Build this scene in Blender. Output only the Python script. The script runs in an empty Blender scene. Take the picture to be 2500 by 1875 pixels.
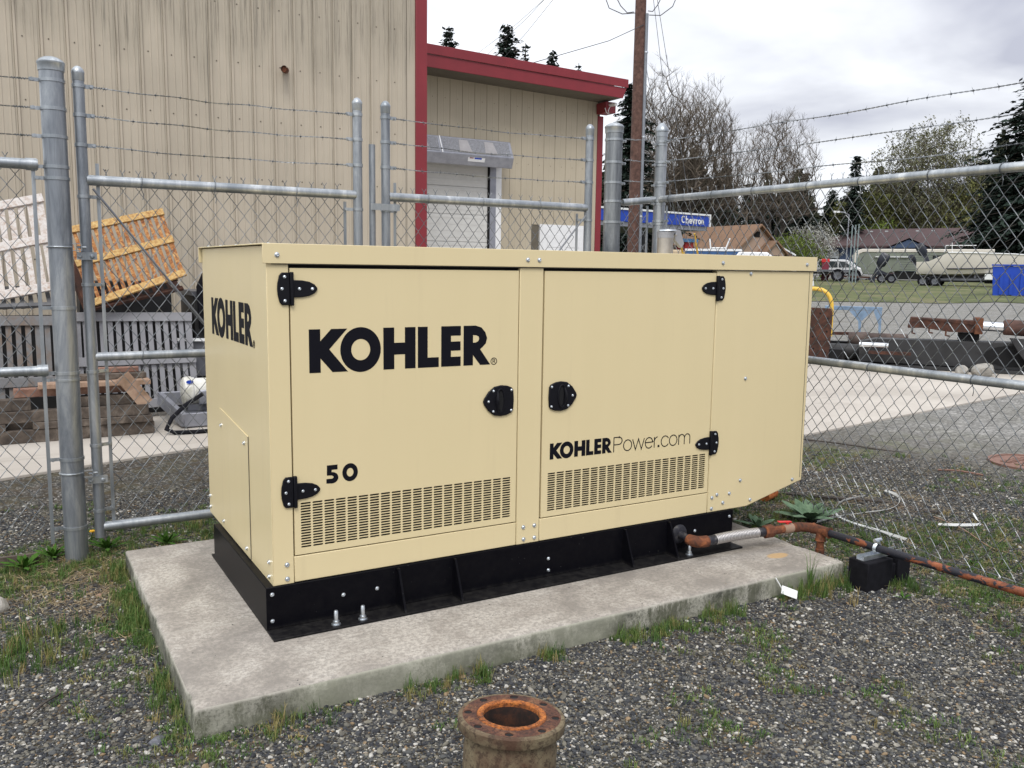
import bpy, math, random
import numpy as np
from mathutils import Vector, Matrix
S = bpy.context.scene
COL = S.collection
rnd = random.Random(7)
# ---------------------------------------------------------------- camera, sky, sun, exposure
cam_d = bpy.data.cameras.new('camera'); cam = bpy.data.objects.new('camera', cam_d); COL.objects.link(cam)
YAW, PITCH, ROLL = math.radians(30.199), math.radians(7.5685), math.radians(0.797)
Fv = Vector((math.sin(YAW)*math.cos(PITCH), math.cos(YAW)*math.cos(PITCH), -math.sin(PITCH)))
Rv = Vector((math.cos(YAW), -math.sin(YAW), 0)); Uv = Rv.cross(Fv)
R2 = math.cos(ROLL)*Rv + math.sin(ROLL)*Uv; U2 = -math.sin(ROLL)*Rv + math.cos(ROLL)*Uv
M = Matrix((R2, U2, -Fv)).transposed().to_4x4(); M.translation = Vector((-0.8944, -3.4492, 1.6))
cam.matrix_world = M
cam_d.sensor_width = 36; cam_d.lens = 36*2138.8/2500; cam_d.clip_start = .05; cam_d.clip_end = 1500
S.camera = cam
SUN_AZ, SUN_EL = math.radians(205), math.radians(52)      # azimuth from +Y towards +X
sd = bpy.data.lights.new('sun', 'SUN'); sd.energy = 1.5; sd.angle = math.radians(24); sd.color = (1, .965, .91)
sun = bpy.data.objects.new('sun', sd); COL.objects.link(sun)
sv = Vector((math.sin(SUN_AZ)*math.cos(SUN_EL), math.cos(SUN_AZ)*math.cos(SUN_EL), math.sin(SUN_EL)))
sun.rotation_euler = sv.to_track_quat('Z', 'Y').to_euler(); sun.location = (0, -10, 20)
W = bpy.data.worlds.new('World'); S.world = W; W.use_nodes = True
nt = W.node_tree; nt.nodes.clear(); N = nt.nodes.new; L = nt.links.new
wo = N('ShaderNodeOutputWorld'); bgc = N('ShaderNodeBackground'); bgs = N('ShaderNodeBackground'); mx = N('ShaderNodeMixShader')
sky = N('ShaderNodeTexSky'); sky.sky_type = 'NISHITA'; sky.sun_disc = False; sky.sun_elevation = SUN_EL; sky.sun_rotation = SUN_AZ
bgs.inputs['Strength'].default_value = .12; L(sky.outputs[0], bgs.inputs['Color'])
tc = N('ShaderNodeTexCoord'); sx = N('ShaderNodeSeparateXYZ'); L(tc.outputs['Generated'], sx.inputs[0])
def wm(op, a, b=None, c=None):
    n = N('ShaderNodeMath'); n.operation = op
    for i, v in enumerate((a, b, c)):
        if v is None: continue
        if isinstance(v, (int, float)): n.inputs[i].default_value = v
        else: L(v, n.inputs[i])
    return n.outputs[0]
zc = wm('ADD', wm('MAXIMUM', sx.outputs[2], 0), .22)
cx = N('ShaderNodeCombineXYZ'); L(wm('DIVIDE', sx.outputs[0], zc), cx.inputs[0]); L(wm('DIVIDE', sx.outputs[1], zc), cx.inputs[1])
n1 = N('ShaderNodeTexNoise'); n1.inputs['Scale'].default_value = 1.5; n1.inputs['Detail'].default_value = 5; n1.inputs['Roughness'].default_value = .48; n1.inputs['Distortion'].default_value = .25
mp = N('ShaderNodeMapping'); mp.inputs['Location'].default_value = (3.1, 7.4, 0); L(cx.outputs[0], mp.inputs[0]); L(mp.outputs[0], n1.inputs['Vector'])
# the cloud deck is thinner and brighter towards north-west than towards east
side = wm('ADD', wm('MULTIPLY', sx.outputs[0], .32), wm('MULTIPLY', sx.outputs[1], -.16))
dens = wm('ADD', n1.outputs[0], side)
cr = N('ShaderNodeValToRGB'); L(dens, cr.inputs[0])
e = cr.color_ramp.elements; e[0].position = .36; e[0].color = (.93, .95, .97, 1); e[1].position = .80; e[1].color = (.40, .41, .475, 1)
m2 = e.new(.53); m2.color = (.80, .82, .86, 1); m3 = e.new(.66); m3.color = (.62, .632, .672, 1)
lum = wm('ADD', wm('MULTIPLY', wm('MAXIMUM', sx.outputs[2], 0), .85), 1.10)
L(cr.outputs[0], bgc.inputs['Color']); L(lum, bgc.inputs['Strength'])
mx.inputs[0].default_value = .93; L(bgs.outputs[0], mx.inputs[1]); L(bgc.outputs[0], mx.inputs[2]); L(mx.outputs[0], wo.inputs[0])
S.view_settings.view_transform = 'Standard'; S.view_settings.look = 'None'; S.view_settings.gamma = 1; S.view_settings.exposure = 0.22
S.view_settings.use_curve_mapping = False
S.render.engine = 'CYCLES'
S.cycles.max_bounces = 6; S.cycles.diffuse_bounces = 3; S.cycles.glossy_bounces = 3; S.cycles.transparent_max_bounces = 6
# ---------------------------------------------------------------- materials
class NT:
    def __init__(s, name):
        s.m = bpy.data.materials.new(name); s.m.use_nodes = True; s.t = s.m.node_tree
        s.b = s.t.nodes['Principled BSDF']; s.tc = s.t.nodes.new('ShaderNodeTexCoord'); s.geo = None
    def n(s, k): return s.t.nodes.new(k)
    def l(s, a, b): s.t.links.new(a, b)
    def obj(s, sc=(1, 1, 1), world=True):
        m = s.n('ShaderNodeMapping'); m.inputs['Scale'].default_value = sc
        if world:
            if not s.geo: s.geo = s.n('ShaderNodeNewGeometry')
            s.l(s.geo.outputs['Position'], m.inputs[0])
        else: s.l(s.tc.outputs['Object'], m.inputs[0])
        return m.outputs[0]
    def noise(s, scale, detail=4, rough=.55, sc=(1, 1, 1), dist=0, world=True):
        n = s.n('ShaderNodeTexNoise'); n.inputs['Scale'].default_value = scale; n.inputs['Detail'].default_value = detail
        n.inputs['Roughness'].default_value = rough; n.inputs['Distortion'].default_value = dist
        s.l(s.obj(sc, world), n.inputs['Vector']); return n.outputs[0]
    def vor(s, scale, sc=(1, 1, 1), feature='F1', out='Distance', world=True):
        n = s.n('ShaderNodeTexVoronoi'); n.feature = feature; n.inputs['Scale'].default_value = scale
        s.l(s.obj(sc, world), n.inputs['Vector']); return n.outputs[out]
    def ramp(s, f, *st):
        r = s.n('ShaderNodeValToRGB'); s.l(f, r.inputs[0]); e = r.color_ramp.elements
        for i, (p, c) in enumerate(st):
            x = e[i] if i < 2 else e.new(p)
            x.position = p; x.color = tuple(c)+(1,) if not isinstance(c, (int, float)) else (c, c, c, 1)
        return r.outputs[0]
    def mix(s, f, a, b, mode='MIX'):
        n = s.n('ShaderNodeMix'); n.data_type = 'RGBA'; n.blend_type = mode
        for i, v in ((0, f), (6, a), (7, b)):
            if isinstance(v, (int, float)): n.inputs[i].default_value = v if i == 0 else (v, v, v, 1)
            elif isinstance(v, tuple): n.inputs[i].default_value = v+(1,)
            else: s.l(v, n.inputs[i])
        return n.outputs[2]
    def math(s, op, a, b=0., clamp=False):
        n = s.n('ShaderNodeMath'); n.operation = op; n.use_clamp = clamp
        for i, v in enumerate((a, b)):
            if isinstance(v, (int, float)): n.inputs[i].default_value = v
            else: s.l(v, n.inputs[i])
        return n.outputs[0]
    def sep(s, i, world=True):
        x = s.n('ShaderNodeSeparateXYZ'); s.l(s.obj(world=world), x.inputs[0]); return x.outputs[i]
    def bump(s, h, st=.3, d=.01):
        b = s.n('ShaderNodeBump'); b.inputs['Strength'].default_value = st; b.inputs['Distance'].default_value = d
        s.l(h, b.inputs['Height']); s.l(b.outputs[0], s.b.inputs['Normal'])
    def set(s, **k):
        for a, v in k.items():
            i = s.b.inputs[a.replace('_', ' ')]
            if isinstance(v, (int, float)): i.default_value = v
            elif isinstance(v, tuple): i.default_value = v+(1,)
            else: s.l(v, i)
        return s.m
def plain(name, c, rough=.5, metal=0., var=.12, scale=8):
    t = NT(name); f = t.noise(scale, 4)
    a = tuple(x*(1-var) for x in c); b = tuple(min(1, x*(1+var)) for x in c)
    return t.set(Base_Color=t.ramp(f, (.3, a), (.7, b)), Roughness=rough, Metallic=metal)
def m_cream():
    t = NT('cream_enamel')
    st = t.noise(9, 3, .5, (1, 1, .06)); big = t.noise(1.3, 3)
    c = t.ramp(st, (.30, (.70, .588, .350)), (.70, (.712, .598, .358)))
    c = t.mix(t.ramp(big, (.4, 0.), (.75, .28)), c, (.70, .592, .365))
    sp = t.noise(75, 4, .6, (1, 1, .25)); drip = t.ramp(t.noise(2.6, 5, .65, (5, 5, .35)), (.58, 0.), (.80, .30))
    c = t.mix(drip, c, (.58, .475, .29)); sp = t.ramp(sp, (.73, 0.), (.80, .22)); c = t.mix(sp, c, (.42, .35, .23))
    t.bump(t.math('ADD', t.math('MULTIPLY', t.noise(2.6, 2), 9.), t.noise(160, 2)), .06, .0025)
    return t.set(Base_Color=c, Roughness=t.ramp(big, (.3, .30), (.7, .44)), Specular_IOR_Level=.45)
def m_black():
    t = NT('black_gloss_paint'); z = t.sep(2)
    dust = t.ramp(t.noise(30, 6, .75), (.42, .1), (.75, .55)); low = t.ramp(z, (.119, .55), (.135, .07))
    c = t.mix(t.math('MULTIPLY', dust, low), (.003, .003, .005), (.10, .095, .085))
    sp = t.ramp(t.vor(46), (.0, .9), (.075, 0.)); c = t.mix(t.math('MULTIPLY', sp, t.ramp(t.noise(6), (.5, 0.), (.6, 1.))), c, (.4, .4, .38))
    return t.set(Base_Color=c, Roughness=.38, Specular_IOR_Level=.07)
def m_galv(name, base=.46, blue=.03, rough=.42, dark=.30, green=True):
    t = NT(name); f = t.noise(9, 6, .72, (1, 1, .16), .5); g = t.ramp(t.vor(26, (1, 1, .5)), (.1, .35), (.5, .65))
    c = t.ramp(f, (.34, (dark*.72, dark*.80, dark*.86+blue)), (.52, (base*.80, base*.86, base*.9+blue)), (.70, (min(1, base*1.4), min(1, base*1.45), min(1, base*1.48))))
    c = t.mix(.10, c, g, 'SOFT_LIGHT')
    if green:
        c = t.mix(t.ramp(t.noise(3, 3, .5, (1, 1, .3)), (.55, 0.), (.8, .30)), c, (.20, .21, .15))
    t.bump(t.noise(60, 3), .08, .002)
    return t.set(Base_Color=c, Roughness=t.ramp(f, (.3, rough+.12), (.75, rough-.1)), Metallic=.72)
def m_rust(name, a, b, c3, scale=14, spot=.5, rough=.85, paint=None, pthr=.5, bst=.35):
    t = NT(name); f = t.noise(scale, 6, .68, dist=.4)
    c = t.ramp(f, (.33, a), (.52, b), (.70, c3))
    if paint: c = t.mix(t.ramp(t.noise(scale*.62, 5, .7, dist=.6), (pthr, 0.), (pthr+.035, 1.)), c, paint)
    if bst > .5: c = t.mix(t.ramp(t.noise(scale*5, 5, .8), (.50, 0.), (.58, .7)), c, tuple(x*.45 for x in a)); f = t.math('ADD', f, t.math('MULTIPLY', t.noise(scale*6, 4, .7), .5))
    t.bump(f, bst, .003 if bst < .5 else .008)
    return t.set(Base_Color=c, Roughness=rough)
def m_concrete(side=False):
    t = NT('slab_side_concrete' if side else 'slab_concrete')
    a = t.noise(3.0, 8, .68, dist=.3); b = t.noise(55, 6, .75); sc = t.noise(10, 4, .6, (.15, 1, 1))
    if side:
        c = t.ramp(a, (.40, (.20, .195, .16)), (.50, (.33, .32, .27)), (.60, (.47, .45, .39)))
        st = t.ramp(t.noise(9, 8, .8, (1, 1, .35)), (.47, 0.), (.56, .85)); c = t.mix(st, c, (.07, .072, .045)); c = t.mix(t.math('MULTIPLY', t.ramp(t.noise(2.1, 5, .7), (.50, 0.), (.56, 1.)), t.ramp(t.noise(40, 4, .7), (.4, .35), (.6, .9))), c, (.035, .036, .030)); c = t.mix(t.ramp(t.noise(85, 5, .8), (.50, 0.), (.60, .65)), c, (.07, .07, .055)); c = t.mix(t.ramp(t.sep(2), (.092, 0.), (.100, .7)), c, (.44, .41, .36))  # last mix paints the sunlit top arris as a pale band
        z = t.sep(2); c = t.mix(t.math('MULTIPLY', t.ramp(z, (.0, .8), (.09, .1)), t.ramp(t.noise(7, 4), (.4, 0.), (.65, 1.))), c, (.07, .08, .035))
        c = t.mix(t.ramp(t.noise(1.1, 2), (.52, 0.), (.62, .55)), c, (.33, .33, .26), 'MIX')
    else:
        c = t.ramp(a, (.38, (.25, .225, .20)), (.50, (.365, .33, .292)), (.62, (.50, .462, .415)))
        c = t.mix(t.ramp(b, (.44, .6), (.56, 0.)), c, (.20, .185, .165)); c = t.mix(t.ramp(sc, (.58, 0.), (.72, .35)), c, (.45, .42, .375))
        c = t.mix(t.ramp(t.noise(4.1, 6, .72), (.62, 0.), (.72, .45)), c, (.16, .155, .135))
        d = t.n('ShaderNodeVectorMath'); d.operation = 'DISTANCE'; t.l(t.obj((1, 1.9, 0)), d.inputs[0]); d.inputs[1].default_value = (2.585, -.29*1.9, 0)
        c = t.mix(t.ramp(t.math('ADD', d.outputs['Value'], t.math('MULTIPLY', t.noise(30), .03)), (.075, .75), (.09, 0.)), c, (.52, .33, .14))
    c = t.mix(t.ramp(t.vor(38), (.02, .8), (.045, 0.)), c, (.09, .08, .07)) if not side else c
    t.bump(t.noise(70, 6, .75), .5, .006)
    return t.set(Base_Color=c, Roughness=.9)
def m_wall(name, c0, dirt=True):
    t = NT(name); c = t.ramp(t.noise(1.3, 3), (.35, tuple(x*.93 for x in c0)), (.7, tuple(min(1, x*1.05) for x in c0)))
    if dirt:
        z = t.sep(2); st = t.noise(20, 5, .75, (1.6, 1.6, .05)); wid = t.noise(.9, 3, .6, (2.2, 1, .05))
        lvl = t.math('ADD', t.math('SUBTRACT', z, 4.05), t.math('MULTIPLY', t.math('SUBTRACT', wid, .5), 2.4))
        k = t.ramp(lvl, (-.0, 0.), (.35, .8)); k2 = t.math('MULTIPLY', k, t.ramp(st, (.50, 0.), (.64, .75)))
        fx = t.math('FRACT', t.math('DIVIDE', t.math('ADD', t.sep(0), 20-4.04+.0), .2594)); sm = t.ramp(fx, (.0, 1.), (.10, 0.)); c = t.mix(t.math('MULTIPLY', sm, t.ramp(t.noise(6, 4, .7, (1, 1, .12)), (.38, .05), (.62, .75))), c, (.10, .092, .075)); c = t.mix(t.math('MULTIPLY', k, .30), c, (.23, .21, .165)); c = t.mix(t.math('MULTIPLY', k2, .85), c, (.075, .07, .058))
        x = t.sep(0); low = t.ramp(t.noise(14, 4, .7, (1.4, 1.4, .06)), (.60, 0.), (.72, .28)); c = t.mix(low, c, (.22, .205, .165))
    return t.set(Base_Color=c, Roughness=.62, Specular_IOR_Level=.25)
M = {}
M['cream'] = m_cream(); M['black'] = m_black()
M['letter'] = plain('black_vinyl_lettering', (.006, .006, .010), .6, 0, .05); M['letter'].node_tree.nodes['Principled BSDF'].inputs['Specular IOR Level'].default_value = .12
M['hinge'] = plain('black_moulded_hinge', (.006, .006, .009), .42, 0, .1, 30); M['hinge'].node_tree.nodes['Principled BSDF'].inputs['Specular IOR Level'].default_value = .2
M['inside'] = plain('black_lining_and_shade', (.005, .005, .006), .95)  # lining black, also on blocks and discs that stand in for shade
M['zinc'] = plain('bright_zinc', (.62, .66, .70), .28, .85, .15, 60)
M['galv'] = m_galv('galvanised_post', .36, .015, .42, .22); M['galv_rail'] = m_galv('galvanised_rail', .42, .01, .38, .30, False)
M['galv_post_green'] = m_galv('weathered_galvanised_post', .27, .008, .46, .14, True)
M['wire'] = m_galv('galvanised_wire', .25, .005, .42, .11, False)
M['conc'] = m_concrete(); M['conc_side'] = m_concrete(True)
M['wall1'] = m_wall('beige_painted_metal', (.445, .392, .315)); M['wall2'] = m_wall('beige_painted_metal_clean', (.445, .392, .30), False)
M['seam'] = plain('dark_panel_seam', (.12, .105, .08), .8)
M['red'] = plain('red_painted_trim', (.20, .018, .026), .45, 0, .08, 3)
M['white'] = plain('white_paint', (.74, .75, .76), .5, 0, .04)
M['greydoor'] = plain('pale_grey_door', (.60, .60, .58), .5, 0, .05)
M['metalgrey'] = plain('grey_brushed_metal', (.30, .31, .35), .4, .45, .15)
M['metaldark'] = plain('dark_grey_metal', (.12, .125, .145), .45, .3, .15)
M['rust_or'] = m_rust('orange_rusted_paint', (.12, .034, .013), (.36, .15, .045), (.55, .36, .16), 30)
M['rust_wh'] = m_rust('rust_stained_white_paint', (.40, .30, .24), (.56, .52, .49), (.62, .585, .565), 30)
M['rack_gr'] = m_rust('grey_rack_paint', (.20, .14, .10), (.19, .19, .195), (.24, .24, .25), 5, rough=.65)
M['rack_light'] = plain('light_grey_rack_paint', (.28, .28, .30), .6, 0, .1, 6)
M['rack_dark'] = plain('dark_rack_steel', (.10, .10, .105), .7, 0, .25, 9)
M['rust_rail'] = m_rust('yellowed_rusty_paint', (.28, .11, .035), (.50, .32, .12), (.60, .44, .20), 40)
M['rust_br'] = m_rust('brown_rust', (.022, .010, .007), (.060, .023, .014), (.12, .045, .024), 9)
M['rust_fit'] = m_rust('rusty_pipe_fitting', (.035, .015, .010), (.13, .042, .018), (.30, .10, .035), 20)
def m_pipe():
    t = NT('black_pipe_flaking_to_rust'); f = t.noise(22, 6, .7, dist=.4); r = t.ramp(f, (.33, (.08, .025, .012)), (.52, (.22, .062, .022)), (.70, (.34, .11, .045)))
    y = t.sep(1); k = t.math('ADD', t.noise(13, 6, .72, (1, .55, 1), .6), t.math('MULTIPLY', t.math('ADD', y, .95), .11, False)); k = t.ramp(k, (.462, 0.), (.495, 1.))
    t.bump(k, .4, .002); return t.set(Base_Color=t.mix(k, r, (.012, .013, .022)), Roughness=.6)
M['pipe'] = m_pipe()
M['pipe_old'] = m_rust('black_pipe_flaking_to_rust', (.16, .045, .015), (.34, .095, .03), (.42, .13, .045), 20, paint=(.014, .015, .024), pthr=.50)
M['pipe_black'] = m_rust('black_painted_pipe', (.01, .01, .014), (.018, .018, .026), (.10, .095, .09), 26, rough=.5)
M['olive'] = m_rust('drab_painted_casting', (.075, .038, .022), (.15, .115, .068), (.20, .165, .10), 9, bst=.6)
M['flange'] = m_rust('rusted_flange_face', (.035, .016, .014), (.11, .042, .024), (.26, .13, .06), 15, bst=.9)
M['flange_or'] = m_rust('bright_orange_rust', (.07, .025, .012), (.40, .12, .024), (.56, .20, .04), 26, bst=.9)
M['flange_in'] = m_rust('shade_darkened_rust', (.006, .004, .003), (.022, .010, .007), (.07, .024, .010), 20)  # rust darkened so the bore's depth shade is in its colour
M['timber'] = m_rust('weathered_timber', (.035, .027, .022), (.085, .066, .052), (.17, .14, .115), 9)
M['timber_new'] = m_rust('paler_sawn_timber', (.20, .13, .08), (.32, .21, .15), (.40, .29, .20), 7)
M['timber_red'] = m_rust('reddish_timber', (.13, .06, .045), (.25, .14, .10), (.36, .22, .17), 6)
M['rubber'] = plain('black_rubber', (.009, .009, .012), .85, 0, .3, 30); M['rubber'].node_tree.nodes['Principled BSDF'].inputs['Specular IOR Level'].default_value = .15
M['blackiron'] = plain('dark_iron', (.03, .03, .032), .6, .2, .35, 4)
M['chrome'] = plain('polished_steel_rod', (.75, .77, .80), .15, 1., .05)
M['yellow'] = plain('yellow_painted_tube', (.72, .46, .06), .45, 0, .08)
M['blue'] = plain('blue_plastic', (.008, .055, .42), .5, 0, .08, 2)
M['bluesteel'] = plain('pale_blue_painted_steel', (.17, .25, .36), .6, 0, .25, 6)
M['whitepl'] = plain('white_plastic', (.72, .73, .72), .5, 0, .05)
M['dirtywhite'] = m_rust('dirty_white_casting', (.20, .19, .10), (.62, .61, .56), (.72, .72, .70), 4, rough=.5)
M['rock'] = m_rust('grey_stone', (.16, .15, .13), (.30, .285, .26), (.40, .38, .34), 6)
M['bluehouse'] = plain('slate_blue_siding', (.055, .085, .155), .8, 0, .08, 1)
M['roofbrown'] = plain('brown_roof_shingle', (.068, .042, .043), .9, 0, .12, 1.5)
M['rooftan'] = plain('tan_roof_shingle', (.20, .12, .075), .9, 0, .12, 1.5)
M['beigehouse'] = plain('beige_siding', (.36, .26, .20), .8, 0, .06, 1)
M['darkwood'] = plain('dark_fence_boards', (.07, .06, .055), .9, 0, .3, 1)
M['glass'] = plain('dark_window_glass', (.03, .04, .045), .15, 0, .1)
M['blind'] = plain('pale_window_blind', (.42, .45, .46), .6, 0, .1)
M['carwhite'] = plain('white_car_paint', (.72, .73, .75), .25, 0, .03)
M['rvgreen'] = plain('grey_green_siding', (.17, .19, .155), .7, 0, .08, 1)
M['boatwhite'] = plain('off_white_gelcoat', (.62, .58, .52), .4, 0, .06, .8)
M['motorblack'] = plain('navy_black_cowling', (.014, .017, .03), .35, 0, .3)
M['chevblue'] = plain('sign_blue', (.012, .055, .40), .5, 0, .04)
M['poleb'] = m_rust('creosoted_pole_wood', (.045, .022, .016), (.10, .05, .038), (.15, .085, .065), 7)
M['conduit'] = plain('grey_conduit', (.22, .24, .27), .5, .3, .1)
M['cable'] = plain('dark_cable', (.05, .05, .055), .7)
M['guardyellow'] = plain('yellow_guy_guard', (.70, .42, .04), .5)
M['steelrod'] = plain('dull_steel_rod', (.20, .21, .23), .45, .6, .15, 30)
M['kerbred'] = plain('rusty_manhole_iron', (.19, .105, .08), .85, 0, .2, 20)
M['strap'] = plain('white_plastic_strap', (.70, .71, .70), .5)
def m_braid():
    t = NT('braided_steel_hose'); x = t.sep(0); w = t.n('ShaderNodeTexWave'); w.inputs['Scale'].default_value = 34; w.inputs['Distortion'].default_value = 2.5
    t.l(t.obj((1, .3, 1.6)), w.inputs[0]); c = t.ramp(w.outputs[0], (.25, (.16, .15, .15)), (.6, (.66, .64, .63)))
    t.bump(w.outputs[0], .6, .003); return t.set(Base_Color=c, Roughness=.4, Metallic=.6)
M['braid'] = m_braid()
def m_bark(name, a, b):
    t = NT(name); return t.set(Base_Color=t.ramp(t.noise(4, 3), (.35, a), (.65, b)), Roughness=.95)
M['bark'] = m_bark('grey_brown_bark', (.040, .034, .03), (.085, .072, .062)); M['bark2'] = m_bark('tan_twig_bark', (.065, .052, .04), (.125, .10, .075))
def m_leaf(name, a, b, c3=None, sc=1.2):
    t = NT(name); f = t.noise(sc, 3, .7); st = [(.32, a), (.62, b)]
    if c3: st.append((.8, c3))
    return t.set(Base_Color=t.ramp(f, *st), Roughness=.85, Specular_IOR_Level=.1)
M['needle'] = m_leaf('dark_conifer_needles', (.010, .018, .015), (.028, .042, .032), None, .9)
M['needle2'] = m_leaf('mid_conifer_needles', (.016, .026, .022), (.04, .055, .042), None, .7)
M['leafy'] = m_leaf('young_yellow_green_leaves', (.10, .115, .035), (.19, .19, .07), (.30, .30, .15), .8)
M['leafp'] = m_leaf('pale_budding_leaves', (.085, .09, .05), (.16, .16, .095), (.26, .26, .17), .8)
M['leafd'] = m_leaf('olive_green_leaves', (.035, .042, .016), (.085, .088, .03), (.15, .14, .04), .35)
M['leafb'] = m_leaf('bright_spring_leaves', (.06, .09, .02), (.13, .17, .035), None, .8)
M['blossom'] = m_leaf('white_blossom', (.22, .22, .19), (.50, .50, .46), None, 1.5)
def m_rand(name, stops, rough=.85, trans=0):
    t = NT(name); o = t.n('ShaderNodeObjectInfo'); r = t.ramp(o.outputs['Random'], *stops)
    r = t.mix(t.ramp(t.noise(90, 2, world=True), (.3, .35), (.7, 0.)), r, (.04, .04, .04), 'MULTIPLY') if not trans else r
    return t.set(Base_Color=r, Roughness=rough)
M['pebble'] = m_rand('gravel_stone', [(0., (.024, .026, .032)), (.22, (.050, .053, .060)), (.44, (.085, .087, .086)), (.62, (.13, .122, .102)), (.74, (.19, .175, .14)), (.84, (.30, .28, .24)), (.90, (.27, .19, .11)), (.93, (.52, .50, .46))])
for r in M['pebble'].node_tree.nodes:
    if r.bl_idname == 'ShaderNodeValToRGB' and len(r.color_ramp.elements) > 4: r.color_ramp.interpolation = 'CONSTANT'
M['blade'] = m_rand('grass_blade', [(0., (.04, .09, .014)), (.5, (.075, .145, .025)), (.8, (.13, .165, .04)), (1., (.26, .20, .08))], .7, 1)
M['mullein'] = m_leaf('woolly_grey_green_leaf', (.09, .15, .09), (.17, .25, .155), None, 25)
M['weedleaf'] = m_leaf('broad_weed_leaf', (.03, .08, .012), (.06, .13, .02), None, 25)
def m_ground():
    t = NT('gravel_soil'); big = t.noise(.9, 5, .6); mid = t.noise(5, 5, .7)
    v = t.vor(70, out='Color'); vs = t.n('ShaderNodeSeparateColor'); t.l(v, vs.inputs[0])
    st = t.ramp(vs.outputs[0], (0., (.035, .037, .04)), (.45, (.10, .10, .097)), (.75, (.20, .19, .175)), (1., (.48, .46, .43)))
    d = t.ramp(t.vor(70), (.0, 1.), (.65, .45)); st = t.mix(1., st, d, 'MULTIPLY')
    soil = t.ramp(mid, (.3, (.032, .024, .016)), (.7, (.085, .065, .042)))
    c = t.mix(t.ramp(t.noise(11, 5, .7), (.44, .15), (.62, 1.)), st, soil)
    y = t.sep(1); x = t.sep(0)
    far = t.ramp(t.math('MAXIMUM', y, t.math('SUBTRACT', x, 4.6)), (2.0/1, .25), (2.0/1+.001, .25))
    moss = t.math('MULTIPLY', t.ramp(t.noise(2.1, 6, .7), (.46, 0.), (.60, 1.)), t.ramp(t.noise(40, 3), (.3, .4), (.6, 1.)))
    inx = t.math('SUBTRACT', 1., t.ramp(t.math('ABSOLUTE', t.math('SUBTRACT', x, 3.7)), (.9/4, 0.), (2.2/4, 1.)))
    left = t.math('MULTIPLY', t.ramp(t.math('ABSOLUTE', t.math('SUBTRACT', y, 1.7)), (.15, 1.), (.55, .0)), .9)
    zone = t.math('MAXIMUM', left, t.ramp(t.math('ABSOLUTE', t.math('SUBTRACT', x, 3.9)), (.7, .85), (1.0, .12)))
    c = t.mix(t.math('MULTIPLY', moss, zone), c, t.ramp(mid, (.3, (.045, .058, .012)), (.7, (.125, .135, .032))))
    vv = t.n('ShaderNodeVectorMath'); vv.operation = 'LENGTH'; t.l(t.obj(), vv.inputs[0])
    yard = t.ramp(t.noise(6, 6, .75), (.30, (.13, .128, .12)), (.5, (.20, .195, .185)), (.72, (.29, .282, .265))); yd = t.n('ShaderNodeSeparateColor'); t.l(t.vor(44, out='Color'), yd.inputs[0]); yard = t.mix(.6, yard, t.ramp(yd.outputs[0], (.2, .25), (.95, .95)), 'OVERLAY')
    yard = t.mix(t.ramp(big, (.42, .0), (.66, .4)), yard, (.12, .115, .09)); yard = t.mix(t.ramp(t.noise(2.2, 5, .7), (.62, 0.), (.74, .5)), yard, (.08, .09, .035))
    fr = t.math('MULTIPLY', t.math('SUBTRACT', vv.outputs['Value'], 5.5), .4, True)
    c = t.mix(fr, c, yard)
    t.bump(t.vor(70), .5, .006); return t.set(Base_Color=c, Roughness=.95, Specular_IOR_Level=.15)
M['ground'] = m_ground()
def m_drive():
    t = NT('pale_concrete_drive'); c = t.ramp(t.noise(.8, 5, .6), (.3, (.37, .335, .295)), (.7, (.50, .46, .41)))
    c = t.mix(t.ramp(t.noise(3, 6, .7, (.4, 1, 1)), (.56, 0.), (.72, .4)), c, (.22, .195, .16)); c = t.mix(t.ramp(t.noise(30, 4, .7), (.6, 0.), (.75, .3)), c, (.2, .19, .17))
    t.bump(t.noise(30, 4), .2, .005); return t.set(Base_Color=c, Roughness=.9)
M['drive'] = m_drive()
def m_grassfar():
    t = NT('rough_grass'); f = t.noise(.35, 6, .75); g = t.noise(3.5, 4, .7)
    c = t.ramp(f, (.40, (.045, .056, .016)), (.50, (.095, .115, .03)), (.60, (.16, .14, .07)))
    c = t.mix(t.ramp(g, (.46, 0.), (.58, .6)), c, (.05, .058, .018)); return t.set(Base_Color=c, Roughness=.95)
M['grassfar'] = m_grassfar()
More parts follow.
